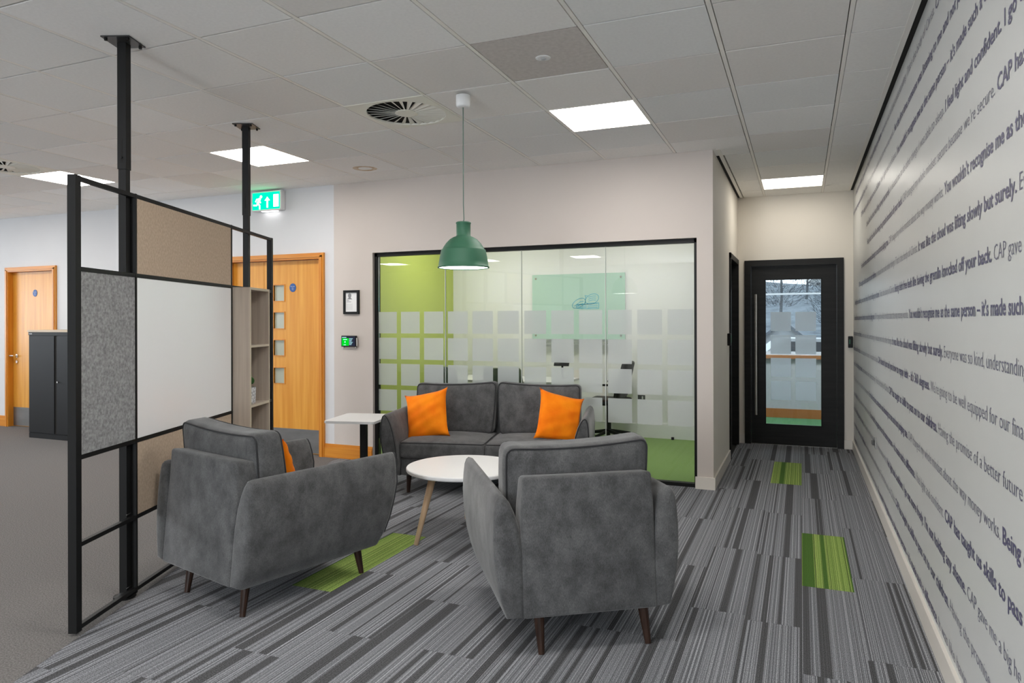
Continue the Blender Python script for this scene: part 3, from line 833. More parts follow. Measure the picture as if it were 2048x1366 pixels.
def bare_tree(x, y, h, label):
    t = empty('bare_tree', (x, y, hill_z(x, y) - 0.1))
    tag(t, label, 'tree', 'winter trees on the hillside')
    bm = bmesh.new(); tube(bm, [(0, 0, 0), (0.1, 0, h * 0.3), (0.05, 0.1, h * 0.6)], 0.2, 7, radii=[0.10, 0.08, 0.04]); finish('trunk', bm, M_TRUNK, t)
    bm = bmesh.new()
    rnd = random.Random(int(x * 10) + int(y))
    for _ in range(1500):      # fine twigs spreading up and outwards
        a = rnd.uniform(0, 2 * PI); z = h * rnd.uniform(0.2, 0.97)
        k = math.sin(PI * min(1, max(0.02, (z / h - 0.12) / 0.88))) ** 0.7
        r = rnd.uniform(0, 1) ** 0.6 * h * 0.34 * k
        p = Vector((r * math.cos(a), r * math.sin(a), z))
        d = Vector((math.cos(a) * 0.6 + rnd.uniform(-0.7, 0.7), math.sin(a) * 0.6 + rnd.uniform(-0.7, 0.7), rnd.uniform(0.2, 1.0))) * rnd.uniform(0.03, 0.085) * h
        s = d.cross(Vector((rnd.uniform(-1, 1), rnd.uniform(-1, 1), rnd.uniform(-1, 1)))).normalized() * 0.014
        bm.faces.new([bm.verts.new(v) for v in (p - s, p + s, p + d)])
        s = d.cross(s).normalized() * 0.014
        bm.faces.new([bm.verts.new(v) for v in (p - s, p + s, p + d * 0.9)])
    o = finish('twigs', bm, M_TREE, t); o['kind'] = 'stuff'
for n, (x, y, h) in enumerate(((-3.4, 34, 5.2), (-1.2, 46, 6.5), (1.6, 38, 5.0), (3.6, 31, 4.2), (0.4, 60, 7.5), (-4.2, 62, 7.0), (4.0, 66, 7.0))):
    bare_tree(x, y, h, ['bare winter tree left of the door glass', 'bare winter tree mid hillside behind frosted squares', 'bare winter tree near the middle of the door glass', 'nearest bare winter tree at the right edge of the door glass', 'tall hazy tree on the skyline', 'hazy skyline tree at the left of the door glass', 'hazy skyline tree at the right of the door glass'][n])
def house(x, y, w, dp, h, label):
    t = empty('gabled_house', (x, y, hill_z(x, y) - 0.3)); tag(t, label, 'house')
    bm = bmesh.new(); box(bm, (-w / 2, 0, 0), (w / 2, dp, h))
    prism_xz(bm, [(-w / 2, h), (w / 2, h), (0, h + w * 0.42)], 0.0, dp); finish('house_wall', bm, M_RENDER, t)
    bm = bmesh.new()
    for s in (-1, 1):
        prism_xz(bm, [(0, h + w * 0.46), (0, h + w * 0.42), (s * w * 0.56, h - w * 0.05), (s * w * 0.56, h - w * 0.01)], -0.2, dp + 0.2)
    finish('house_roof', bm, M_SLATE, t)
    bx('house_window', (-w * 0.12, -0.03, h * 0.45), (w * 0.12, 0.0, h * 0.75), M_CARG, t)
house(1.75, 84, 1.7, 5, 0.9, 'white gable end of a house on the hillside beyond the door')
house(-0.55, 25, 2.6, 4, 0.9, 'low white building just outside the far window')
def car(x, y, rz, label, m):
    t = empty('parked_car', (x, y, -0.42), rz); tag(t, label, 'car')
    bm = bmesh.new()
    prism_xz(bm, [(-2.0, 0.25), (2.0, 0.25), (2.05, 0.6), (1.9, 0.85), (1.0, 0.95), (0.45, 1.40), (-1.2, 1.42), (-1.8, 0.95), (-2.05, 0.8)], -0.8, 0.8)
    finish('car_body', bm, m, t)
    bm = bmesh.new(); prism_xz(bm, [(-1.55, 0.97), (0.8, 0.97), (0.40, 1.33), (-1.15, 1.35)], -0.82, 0.82); finish('car_window', bm, M_CARG, t)
    for wx in (-1.25, 1.25):
        for wy in (-0.75, 0.75):
            bm = bmesh.new(); n = 14
            prism_xz(bm, [(wx + 0.3 * math.cos(2 * PI * k / n), 0.3 + 0.3 * math.sin(2 * PI * k / n)) for k in range(n)], wy - 0.1, wy + 0.1); finish('wheel', bm, M_CARG, t)
car(0.7, 18.5, 0.15, 'dark windowed car parked outside the far window', M_CARW)

# ================================================================== CEILING FIXTURES
bm = bmesh.new()
lpan_f = bmesh.new()
for a, b in (((-0.3, -0.3, 0.0), (-0.283, 0.3, 0.02)), ((0.283, -0.3, 0.0), (0.3, 0.3, 0.02)), ((-0.283, -0.3, 0), (0.283, -0.283, 0.02)), ((-0.283, 0.283, 0), (0.283, 0.3, 0.02))): box(lpan_f, a, b)
frame_me = bpy.data.meshes.new('light_frame'); lpan_f.to_mesh(frame_me); lpan_f.free(); frame_me.materials.append(M_TEE)
box(bm, (-0.283, -0.283, 0.004), (0.283, 0.283, 0.016)); diff_me = bpy.data.meshes.new('light_diffuser'); bm.to_mesh(diff_me); bm.free(); diff_me.materials.append(M_PANEL)
diff_me_m = diff_me.copy(); diff_me_m.materials.clear(); diff_me_m.materials.append(M_PANEL_M)
diff_me_f = diff_me.copy(); diff_me_f.materials.clear(); diff_me_f.materials.append(M_FILL_F)
diff_me_c = diff_me.copy(); diff_me_c.materials.clear(); diff_me_c.materials.append(M_PANEL_C)
LBL = {(-5, 3): 'lit square ceiling panel behind the divider corner post at far left', (-1, 3): 'lit square ceiling panel behind the divider far ceiling post',
       (4, 3): 'lit square ceiling panel right of the green pendant lamp', (6, 8): 'lit square ceiling panel in the corridor before the black door'}
def ceiling_light(i, j, label, z=HC - 0.001, xy=None):
    if j < -4: z = HC - 0.021
    x, y = xy or (X0 + M * (i + 0.5), Y0 + M * (j + 0.5))
    t = empty('ceiling_light', (x, y, z)); tag(t, label, 'ceiling light', 'square ceiling light panels')
    link('light_frame', frame_me, t); link('light_diffuser', diff_me_c if (i, j) == (6, 8) else {99: diff_me_m, 98: diff_me_f}.get(i, diff_me), t)
for (i, j) in sorted(LIGHTS):
    ceiling_light(i, j, LBL.get((i, j), 'lit square ceiling panel outside the photo'))
for x in (-3.5, -1.7):
    ceiling_light(99, 0, 'lit square panel in the meeting room ceiling', 2.679, (x, 7.3))
ceiling_light(98, 0, 'added unseen fill panel left in the room beyond the black door', 2.729, (-1.1, 9.5))  # unseen pair added to brighten the frosted squares on the end door
ceiling_light(98, 0, 'added unseen fill panel right in the room beyond the black door', 2.729, (1.1, 9.5))

# round swirl air vents
def swirl_vent(i, j, label):
    x, y = X0 + M * (i + 0.5), Y0 + M * (j + 0.5)
    t = empty('ceiling_vent', (x, y, HC - 0.003)); tag(t, label, 'air vent', 'swirl ceiling vents')
    bm = bmesh.new(); n = 48; R = 0.268
    inner = [(R * math.cos(2 * PI * k / n), R * math.sin(2 * PI * k / n)) for k in range(n)]
    def sq(k):
        a = 2 * PI * k / n; c, s = math.cos(a), math.sin(a); f = 0.296 / max(abs(c), abs(s)); return (c * f, s * f)
    outer = [sq(k) for k in range(n)]
    layers = []
    for z in (0.0, 0.012):
        layers.append(([bm.verts.new((*p, z)) for p in inner], [bm.verts.new((*p, z)) for p in outer]))
    for k in range(n):
        k2 = (k + 1) % n
        (a, b), (c, d) = layers
        bm.faces.new((a[k], b[k], b[k2], a[k2])); bm.faces.new((c[k], c[k2], d[k2], d[k])); bm.faces.new((b[k], d[k], d[k2], b[k2])); bm.faces.new((a[k], a[k2], c[k2], c[k]))
    finish('vent_plate', bm, M_VENT, t)
    bm = bmesh.new(); lathe(bm, [(0, 0.001), (0.078, 0.001), (0.078, 0.008), (0, 0.008)], 28); finish('vent_hub', bm, M_VENT, t)
    bm = bmesh.new(); lathe(bm, [(0, 0.018), (0.272, 0.018), (0.272, 0.020), (0, 0.020)], 32); finish('vent_plenum', bm, M_GAP, t)
    nb = 26
    bl = bmesh.new()
    w0, w1 = 0.0055, 0.021
    ps = [(0.075, -w0, 0.010), (0.272, -w1 * 0.55, 0.016), (0.272, w1, 0.001), (0.075, w0, 0.001)]
    A = [bl.verts.new(p) for p in ps]; Bv = [bl.verts.new((p[0], p[1], p[2] + 0.0012)) for p in ps]
    bl.faces.new(A[::-1]); bl.faces.new(Bv)
    for k in range(4): bl.faces.new((A[k], A[(k + 1) % 4], Bv[(k + 1) % 4], Bv[k]))
    me = bpy.data.meshes.new('vent_blade'); bl.to_mesh(me); bl.free(); me.materials.append(M_VENT)
    for k in range(nb): link('vent_blade', me, t, rotz=2 * PI * k / nb)
swirl_vent(2, 2, 'square swirl air vent beside the pendant cord')
swirl_vent(-5, 2, 'square swirl air vent at the far left edge of the ceiling')

t = empty('ceiling_sensor', (-1.283, 3.568, HC)); tag(t, 'small round white sensor in the greyed ceiling tile', 'sensor')
bm = bmesh.new(); lathe(bm, [(0, -0.004), (0.028, -0.004), (0.040, -0.002), (0.042, 0.002), (0, 0.002)], 24); finish('sensor_rim', bm, M_CUP, t)
bm = bmesh.new(); lathe(bm, [(0, -0.012), (0.012, -0.010), (0.017, -0.004)], 16); finish('sensor_lens', bm, mat('sensor_lens', (0.45, 0.45, 0.45), 0.3), t)
# brown water stain: a thin ring soaked into one tile
bm = bmesh.new()
n = 40
for r0, r1, z in ((0.062, 0.104, -0.0006),):
    A = [bm.verts.new((-3.72 + (r0 + 0.004 * math.sin(3 * a)) * math.cos(a) * 1.05, 5.487 + (r0 + 0.004 * math.cos(2 * a)) * math.sin(a), HC + z)) for a in [2 * PI * k / n for k in range(n)]]
    Bv = [bm.verts.new((-3.72 + (r1 + 0.006 * math.sin(2 * a)) * math.cos(a) * 1.05, 5.487 + (r1 + 0.006 * math.cos(3 * a)) * math.sin(a), HC + z)) for a in [2 * PI * k / n for k in range(n)]]
    for k in range(n): bm.faces.new((A[k], A[(k + 1) % n], Bv[(k + 1) % n], Bv[k]))
o = finish('water_stain', bm, mat('water_stain_ring', (0.50, 0.34, 0.20), 0.9, noise=((0.78, 0.68, 0.55), (22, 22, 22), 4)), ceil)
o['label'] = 'brown ring shaped water stain'

# ================================================================== ROOM DIVIDER
DIV = (-3.0, 2.15, 0.0)
DROT = math.atan2(TY, TX)
dv = empty('room_divider', DIV, DROT)
tag(dv, 'black steel room divider with felt, whiteboard and shelf panels fixed to the ceiling', 'room divider')
ROWS = [0.030, 0.398, 0.788, 1.634, 2.040]
BT = 0.020          # bar thickness
for s, w, nm in ((0.008, 0.038, 'post'), (0.470, 0.012, 'mullion'), (1.620, 0.012, 'mullion'), (2.360, 0.030, 'post')):
    bx(nm, (s - w / 2, -0.022, 0.012), (s + w / 2, 0.016, 2.052), M_BLACK, dv)
for z in ROWS:
    bx('rail', (0.023, -0.021, z - BT / 2), (2.34, 0.001, z + BT / 2), M_BLACK, dv)
def panel(nm, s0, s1, r0, m):
    bx(nm, (s0 + 0.008, -0.019, ROWS[r0] + BT / 2), (s1 - 0.008, 0.001, ROWS[r0 + 1] - BT / 2), m, dv, bevel=0.002)
panel('felt_panel', 0.023, 0.470, 2, M_FELT_G)
panel('felt_panel', 0.470, 1.620, 3, M_FELT_B)
panel('whiteboard_panel', 0.470, 1.620, 2, M_BOARD)
panel('felt_panel', 0.470, 1.620, 1, M_FELT_B)
for s in (0.437, 1.968):
    bx('ceiling_post', (s - 0.019, 0.002, 0.018), (s + 0.019, 0.040, 2.30), M_BLACK, dv)
    sl = bx('post_sleeve', (s - 0.0225, -0.001, 2.168), (s + 0.0225, 0.043, HC - 0.006), M_BLACK, dv)
    bx('slot', (s - 0.0232, 0.018, 2.20), (s - 0.0222, 0.025, 2.32), M_GAP, sl)
    bm = bmesh.new(); tube(bm, [(s - 0.0225, 0.0215, 2.225), (s - 0.029, 0.0215, 2.225)], 0.006, 8); finish('set_screw', bm, M_BLACK, sl)
    pl = bx('ceiling_plate', (s - 0.095, -0.060, HC - 0.007), (s + 0.055, 0.084, HC - 0.001), mat('plate_black', (0.03, 0.03, 0.03), 0.35), dv)
    for dx in (-0.077, 0.037):
        for dy in (-0.043, 0.067):
            bm = bmesh.new(); lathe(bm, [(0, HC - 0.019), (0.008, HC - 0.019), (0.008, HC - 0.006), (0, HC - 0.006)], 8, s + dx, dy); finish('bolt', bm, M_BLACK, pl)
    bm = bmesh.new(); lathe(bm, [(0, 0.0), (0.052, 0.0), (0.052, 0.010), (0.028, 0.016), (0.022, 0.03), (0, 0.03)], 20, s, 0.024); finish('levelling_foot', bm, M_BLACK, dv)
    bx('bracket', (s - 0.022, 0.0005, 0.050), (s + 0.022, 0.002, 0.055), M_CHROME, dv)
    bx('bracket', (s - 0.022, 0.0005, 0.420), (s + 0.022, 0.002, 0.425), M_CHROME, dv)
# shelf box hung on the room side of the last bay
sh = empty('shelf_unit', (0, 0, 0)); sh.parent = dv
s0, s1, dp = 1.630, 1.982, 0.140
y1, y0 = 0.15, -dp
zb, zt = 0.44, 1.632
E = 0.016
bx('shelf_side', (s0, y0, zb), (s0 + E, y1, zt), M_ASH, sh)
bx('shelf_side', (s1 - E, y0, zb), (s1, y1, zt), M_ASH, sh)
bx('shelf_back', (s0 + E, y1 - 0.01, zb), (s1 - E, y1, zt), M_ASH, sh)
for z in (zb, 0.814, 1.222, zt - E): bx('shelf_board', (s0 + E, y0, z), (s1 - E, y1 - 0.01, z + E), M_ASH, sh)
boxes('edge_band', [((s0, y0 - 0.0015, zb), (s0 + E, y0, zt)), ((s1 - E, y0 - 0.0015, zb), (s1, y0, zt))] + [((s0 + E, y0 - 0.0015, z), (s1 - E, y0, z + E)) for z in (zb, 0.814, 1.222, zt - E)], M_ASH_E, sh)

# plant on the middle shelf
def div_pt(s, y, z):
    c, sn = math.cos(DROT), math.sin(DROT)
    return (DIV[0] + c * s - sn * y, DIV[1] + sn * s + c * y, z)
pp = empty('potted_plant', div_pt(1.765, -0.075, 0.831)); tag(pp, 'small round leaved plant in a white patterned pot on the divider shelf', 'plant')
def mat_pot():
    m, nt, b = new_mat('pot_zigzag')
    N, L = nt.nodes.new, nt.links.new
    tc = N('ShaderNodeTexCoord'); mp = N('ShaderNodeMapping'); mp.inputs['Scale'].default_value = (60, 60, 55)
    L(tc.outputs['Object'], mp.inputs[0])
    w = N('ShaderNodeTexChecker'); w.inputs['Scale'].default_value = 1.0
    rot = N('ShaderNodeMapping'); rot.inputs['Rotation'].default_value = (0.6, 0.785, 0.4); L(mp.outputs[0], rot.inputs[0]); L(rot.outputs[0], w.inputs['Vector'])
    w.inputs['Color1'].default_value = (0.72, 0.72, 0.73, 1); w.inputs['Color2'].default_value = (0.42, 0.43, 0.45, 1)
    L(w.outputs['Color'], b.inputs['Base Color']); b.inputs['Roughness'].default_value = 0.6
    return m
bm = bmesh.new(); lathe(bm, [(0, 0), (0.040, 0), (0.045, 0.01), (0.048, 0.112), (0.044, 0.112), (0.043, 0.10)], 28); finish('pot', bm, mat_pot(), pp, smooth=False)
bm = bmesh.new(); lathe(bm, [(0.0435, 0.101), (0, 0.103)], 20); finish('soil', bm, M_SOIL, pp)
for k, (lx, ly, lz, r, ax) in enumerate(((-0.010, -0.010, 0.218, 0.026, 0.3), (0.014, -0.018, 0.188, 0.024, 1.0), (0.030, -0.014, 0.160, 0.026, 0.6), (-0.026, -0.004, 0.165, 0.024, 2.2), (-0.012, -0.026, 0.132, 0.026, 1.5))):
    bm = bmesh.new()
    tube(bm, [(0, 0, 0.10), (lx * 0.5, ly * 0.5, 0.10 + (lz - 0.1) * 0.6), (lx, ly, lz - r * 0.6)], 0.0022, 5); finish('stem', bm, M_LEAF, pp)
    bm = bmesh.new()
    bmesh.ops.create_uvsphere(bm, u_segments=14, v_segments=8, radius=r)
    bmesh.ops.scale(bm, vec=(1, 0.22, 1.15), verts=bm.verts); bmesh.ops.rotate(bm, cent=(0, 0, 0), matrix=Matrix.Rotation(ax, 3, 'Z') @ Matrix.Rotation(0.35, 3, 'X'), verts=bm.verts)
    bmesh.ops.translate(bm, vec=(lx, ly, lz), verts=bm.verts)
    finish('leaf', bm, M_LEAF, pp, smooth=True)

# ================================================================== SEATING
def arm_profile(s):
    return [(s + 0.062, 0.150), (s + 0.083, 0.215), (s + 0.102, 0.30), (s + 0.113, 0.40), (s + 0.115, 0.49), (s + 0.111, 0.57), (s + 0.105, 0.618),
            (s + 0.095, 0.645), (s + 0.079, 0.657), (s + 0.060, 0.650), (s + 0.041, 0.626), (s + 0.020, 0.580), (s + 0.000, 0.515), (s - 0.014, 0.42), (s - 0.018, 0.30), (s - 0.018, 0.150)]

def make_seat(name, loc, rotz, s, n_cush, label, cat, yr_top, yr_bot, group, back_h=0.735, leg_dx=0.0, leg_dy=0.0, tilt=0.0):
    """Upholstered seat; s = half width between the arms. Local +y is the front."""
    t = empty(name, loc, rotz); tag(t, label, cat, group)
    def yf(z): return 0.43 + 0.10 * min(1, max(0, (z - 0.15) / 0.34)) ** 0.7
    def yr(z): return yr_bot + (yr_top - yr_bot) * (z - 0.15) / 0.51
    prof = arm_profile(s)
    n = len(prof)
    # inward normals of the profile
    nrm = []
    for i in range(n):
        a, b = prof[i - 1], prof[(i + 1) % n]
        dx, dz = b[0] - a[0], b[1] - a[1]; L = math.hypot(dx, dz); nrm.append((-dz / L, dx / L))
    for side in (-1, 1):
        bm = bmesh.new(); rings = []
        rows_ = [('r', 0.0, 0.026), ('r', 0.004, 0.013), ('r', 0.014, 0.004), ('r', 0.030, 0.0)] + [('m', f, 0) for f in (0.25, 0.5, 0.75)] + [('f', 0.026, 0.0), ('f', 0.010, 0.004), ('f', 0.002, 0.013), ('f', 0.0, 0.024)]
        for kind, o, ins in rows_:
            ring = []
            for (x, z), (ax, az) in zip(prof, nrm):
                xx, zz = x + ax * ins, z + az * ins
                ys = yr(z) + o if kind == 'r' else (yf(z) - o if kind == 'f' else yr(z) + (yf(z) - yr(z)) * o)
                ring.append(bm.verts.new((side * xx, ys, zz)))
            rings.append(ring)
        for A, Bv in zip(rings, rings[1:]):
            for k in range(n): bm.faces.new((A[k], A[(k + 1) % n], Bv[(k + 1) % n], Bv[k]))
        bm.faces.new(rings[0]); bm.faces.new(rings[-1])
        arm = finish('arm', bm, M_FABRIC, t, smooth=True)
        bm = bmesh.new(); tube(bm, [(side * (x + a[0] * 0.008), yf(z) - 0.003, z + a[1] * 0.008) for (x, z), a in zip(prof[1:-1], nrm[1:-1])], 0.0048, 6)
        finish('piping', bm, M_PIPE, arm, smooth=True)
    # outer back
    bm = bmesh.new()
    hw = s - 0.004
    def bp(x, y, z): return (x, y, z)
    yb0, yb1 = yr_bot - 0.006, yr_top - 0.004
    A = [(-hw, yb0, 0.150), (hw, yb0, 0.150), (hw, yb0 + 0.17, 0.150), (-hw, yb0 + 0.17, 0.150)]
    Mi = [(-hw, yb1, 0.60), (hw, yb1, 0.60), (hw, yb1 + 0.145, 0.60), (-hw, yb1 + 0.145, 0.60)]
    T = [(-hw + 0.010, yb1 + 0.004, back_h), (hw - 0.010, yb1 + 0.004, back_h), (hw - 0.010, yb1 + 0.105, back_h - 0.012), (-hw + 0.010, yb1 + 0.105, back_h - 0.012)]
    R = [[bm.verts.new(p) for p in ring] for ring in (A, Mi, T)]
    bm.faces.new(R[0][::-1]); bm.faces.new(R[2])
    for P, Q in zip(R, R[1:]):
        for k in range(4): bm.faces.new((P[k], P[(k + 1) % 4], Q[(k + 1) % 4], Q[k]))
    es = [e for e in bm.edges]
    bmesh.ops.bevel(bm, geom=es, offset=0.016, segments=3, affect='EDGES', profile=0.5)
    finish('back_panel', bm, M_FABRIC, t, smooth=True)
    # base
    bx('seat_base', (-s + 0.018, yr_bot + 0.12, 0.150), (s - 0.018, 0.405, 0.305), M_FABRIC, t, bevel=0.012, segs=3)
    # seat cushions
    W = (2 * s - 0.030) / n_cush
    for k in range(n_cush):
        cx = -s + 0.015 + W * (k + 0.5)
        a, b_, c_ = W / 2 - 0.002, 0.315, 0.066
        y_c, z_c = 0.135, 0.362
        def df(x, y, z, a=a, b_=b_, c_=c_, cx=cx):
            zz = z + (0.030 * (1 - (x / a) ** 2) * (1 - (y / b_) ** 2) if z > 0 else 0) - 0.008 * (y / b_) * 0
            return Vector((cx + x, y_c + y, z_c + zz))
        bm = bmesh.new(); rbox(bm, a, b_, c_, 0.030, df); sc = finish('seat_cushion', bm, M_FABRIC, t, smooth=True)
        q = 0.030 * 0.29
        bm = bmesh.new(); tube(bm, [df(x, y, c_ - q) for x, y in rrect(a - q + 0.001, b_ - q + 0.001, 0.022)], 0.0045, 6, closed=True); finish('piping', bm, M_PIPE, sc, smooth=True)
    # back cushions, leaning
    Wb = (2 * s + (0.02 if n_cush > 1 else 0.070)) / n_cush
    lean = 0.20
    for k in range(n_cush):
        cx = -Wb * n_cush / 2 + Wb * (k + 0.5) - (0.018 if n_cush == 1 else 0)
        a, b_, c_ = Wb / 2 - 0.003, 0.098, 0.222
        yb, zb_ = yr_top + 0.215, 0.418
        sgn = 0 if n_cush == 1 else (1 if k == 0 else -1)      # side where the seam to the neighbour lies
        def df(x, y, z, a=a, b_=b_, c_=c_, cx=cx, sgn=sgn):
            h = (z + c_) / (2 * c_)
            u = x / a
            top = 0.018 * (u * u) - 0.006 + (0.010 * u * sgn) + tilt * u
            zz = z + c_ + top * h ** 2
            yy = y * (1.0 - 0.22 * h) + (math.copysign(0.026, y) * (1 - u ** 2) * (1 - (2 * h - 1) ** 2) if abs(y) > 1e-6 else 0)
            xx = x * (0.93 + 0.07 * math.sin(PI * min(1, h * 0.62)))
            yl = yy * math.cos(lean) - zz * math.sin(lean) * 0.62
            return Vector((cx + xx, yb + yl, zb_ + zz * 0.985 + yy * math.sin(lean) * 0.3))
        bm = bmesh.new(); rbox(bm, a, b_, c_, 0.045, df, n=10); bc = finish('back_cushion', bm, M_FABRIC, t, smooth=True)
        q = 0.045 * 0.29
        for sg in (-1, 1):
            bm = bmesh.new(); tube(bm, [df(x, sg * (b_ - q + 0.002), z) for x, z in rrect(a - q + 0.002, c_ - q + 0.002, 0.036)], 0.0046, 6, closed=True); finish('piping', bm, M_PIPE, bc, smooth=True)
    # splayed tapered legs
    lx = s - 0.070
    for sx in (-1, 1):
        for ytop, yfoot in ((yr_bot + 0.070 + leg_dy, yr_bot + 0.030 + leg_dy), (0.340, 0.352)):
            bm = bmesh.new(); tube(bm, [(sx * lx + leg_dx, ytop, 0.160), (sx * (lx + 0.004) + leg_dx * 1.6, yfoot, 0.0)], 0.02, 12, radii=[0.024, 0.0135]); finish('leg', bm, M_WALNUT, t, smooth=False)
    return t

A_LOC, A_ROT = (-2.665, 3.033, 0), math.radians(75.3 - 90)
B_LOC, B_ROT = (-1.072, 3.252, 0), math.radians(124.5 - 90)
S_LOC, S_ROT = (-2.42, 5.490, 0), math.radians(-77 - 90)
make_seat('armchair', A_LOC, A_ROT, 0.318, 1, 'grey velvet armchair standing against the black room divider', 'armchair', -0.395, -0.435, 'grey velvet seating', leg_dx=0.045, leg_dy=0.03, tilt=-0.010)
make_seat('armchair', B_LOC, B_ROT, 0.304, 1, 'grey velvet armchair with its back to the camera, nearest the lettered wall', 'armchair', -0.395, -0.435, 'grey velvet seating', leg_dx=0.01, leg_dy=-0.03, tilt=0.012)
make_seat('sofa', S_LOC, S_ROT, 0.720, 2, 'grey velvet two seat sofa in front of the glass wall', 'sofa', -0.345, -0.365, 'grey velvet seating')

def pillow(label, mtx, a=0.212, th=0.062):
    t = bpy.data.meshes.new('throw_cushion')
    bm = bmesh.new(); n = 18
    grid = {}
    for s in (-1, 1):
        for i in range(n + 1):
            for j in range(n + 1):
                x, y = -1 + 2 * i / n, -1 + 2 * j / n
                edge = i in (0, n) or j in (0, n)
                if edge and s == 1: grid[s, i, j] = grid[-1, i, j]; continue
                z = 0 if edge else s * th * (max(0, (1 - x * x) * (1 - y * y)) ** 0.42)
                z += (0.004 * math.sin(7 * x + 3 * y) + 0.003 * math.sin(13 * y - 5 * x)) * (0 if edge else 1)
                px_, py_ = a * x * (1 - 0.125 * (1 - y ** 4)), a * y * (1 - 0.105 * (1 - x ** 4))
                grid[s, i, j] = bm.verts.new((px_, py_, z))
    for s in (-1, 1):
        for i in range(n):
            for j in range(n): bm.faces.new((grid[s, i, j], grid[s, i + 1, j], grid[s, i + 1, j + 1], grid[s, i, j + 1]))
    bmesh.ops.recalc_face_normals(bm, faces=bm.faces)
    bm.to_mesh(t); bm.free(); t.shade_smooth(); t.materials.append(M_ORANGE)
    o = link('throw_cushion', t); o.matrix_world = mtx
    tag(o, label, 'cushion', 'orange velvet cushions')
def seat_mtx(loc, rot): return Matrix.Translation(loc) @ Matrix.Rotation(rot, 4, 'Z')
def upright(x, y, z, turn, lean, roll=0):
    # cushion plane upright: local y up, normal to the front, leaning back
    return Matrix.Translation((x, y, z)) @ Matrix.Rotation(turn, 4, 'Z') @ Matrix.Rotation(PI / 2 + lean, 4, 'X') @ Matrix.Rotation(roll, 4, 'Z')
SM = seat_mtx(S_LOC, S_ROT)
pillow('orange velvet cushion at the side table end of the sofa', SM @ upright(0.555, 0.150, 0.605, PI - 0.26, -0.30, 0.22))
pillow('orange velvet cushion at the corridor end of the sofa', SM @ upright(-0.568, 0.150, 0.605, PI + 0.60, -0.26, -0.27))
pillow('orange velvet cushion half hidden in the armchair by the divider', seat_mtx(A_LOC, A_ROT) @ upright(-0.09, 0.085, 0.585, PI - 0.1, -0.28, 0.0), a=0.19)

# ================================================================== TABLES
ct = empty('coffee_table', (-2.053, 4.151, 0)); tag(ct, 'round white coffee table on splayed beech legs between the seats', 'coffee table')
bm = bmesh.new(); lathe(bm, [(0, 0.422), (0.366, 0.422), (0.372, 0.425), (0.375, 0.430), (0.375, 0.443), (0.372, 0.448), (0.366, 0.450), (0, 0.450)], 72); o = finish('table_top', bm, M_LAM, ct, smooth=False)
for ang in (-118.9, 35, 113):
    a = math.radians(ang)
    bm = bmesh.new(); tube(bm, [(0.235 * math.cos(a), 0.235 * math.sin(a), 0.424), (0.364 * math.cos(a), 0.364 * math.sin(a), 0.0)], 0.02, 14, radii=[0.025, 0.015]); finish('leg', bm, M_BEECH, ct, smooth=True)
st = empty('side_table', (-3.405, 4.945, 0), math.radians(12.5)); tag(st, 'small square white side table on a black post beside the sofa', 'side table')
bm = bmesh.new(); prism(bm, rrect(0.214, 0.252, 0.03, 6, 2), 0.580, 0.600)
bmesh.ops.bevel(bm, geom=[e for e in bm.edges if abs(e.verts[0].co.z - e.verts[1].co.z) < 1e-6], offset=0.003, segments=2, affect='EDGES', profile=0.5)
finish('table_top', bm, M_LAM, st)
bx('post', (0.005, -0.025, 0.008), (0.055, 0.025, 0.580), M_BLACK, st)
bm = bmesh.new(); prism(bm, rrect(0.17, 0.2, 0.02, 4, 2), 0.0, 0.010); finish('base_plate', bm, M_BLACK, st)

# ================================================================== PENDANT LAMP
pl = empty('pendant_lamp', (-1.937, 3.92, 0)); tag(pl, 'green rubber pendant lamp hanging over the coffee table', 'pendant lamp')
bm = bmesh.new()
lathe(bm, [(0.0, 2.012), (0.043, 2.012), (0.047, 2.008), (0.047, 2.003), (0.044, 1.999), (0.044, 1.928), (0.049, 1.922), (0.062, 1.918), (0.085, 1.904), (0.108, 1.880), (0.124, 1.856), (0.131, 1.842), (0.137, 1.840),
           (0.138, 1.836), (0.146, 1.800), (0.152, 1.765), (0.155, 1.738), (0.160, 1.735), (0.160, 1.727), (0.155, 1.726), (0.152, 1.732), (0.147, 1.765), (0.140, 1.802), (0.128, 1.840), (0.104, 1.878), (0.06, 1.905), (0, 1.910)], 56)
finish('lamp_shade', bm, M_GREEN, pl, smooth=True)
bm = bmesh.new(); lathe(bm, [(0.1505, 1.742), (0.138, 1.800), (0.126, 1.838), (0.102, 1.874), (0.058, 1.899), (0, 1.904)], 48); finish('shade_lining', bm, M_LAMPIN, pl, smooth=True)
bm = bmesh.new(); lathe(bm, [(0, 1.731), (0.1515, 1.731), (0.151, 1.735), (0, 1.735)], 48); finish('lamp_diffuser', bm, M_BULB, pl)
bm = bmesh.new(); tube(bm, [(0, 0, 2.01), (0.004, 0, 2.03), (0.0, 0, 2.12), (0, 0, HC - 0.005)], 0.0032, 8); finish('cord', bm, M_CORD, pl)
bm = bmesh.new(); lathe(bm, [(0.004, 2.722), (0.034, 2.722), (0.042, 2.730), (0.044, 2.745), (0.044, 2.796), (0.040, 2.798), (0.039, 2.75), (0.03, 2.735), (0.004, 2.733)], 32); finish('ceiling_cup', bm, M_CUP, pl, smooth=True)

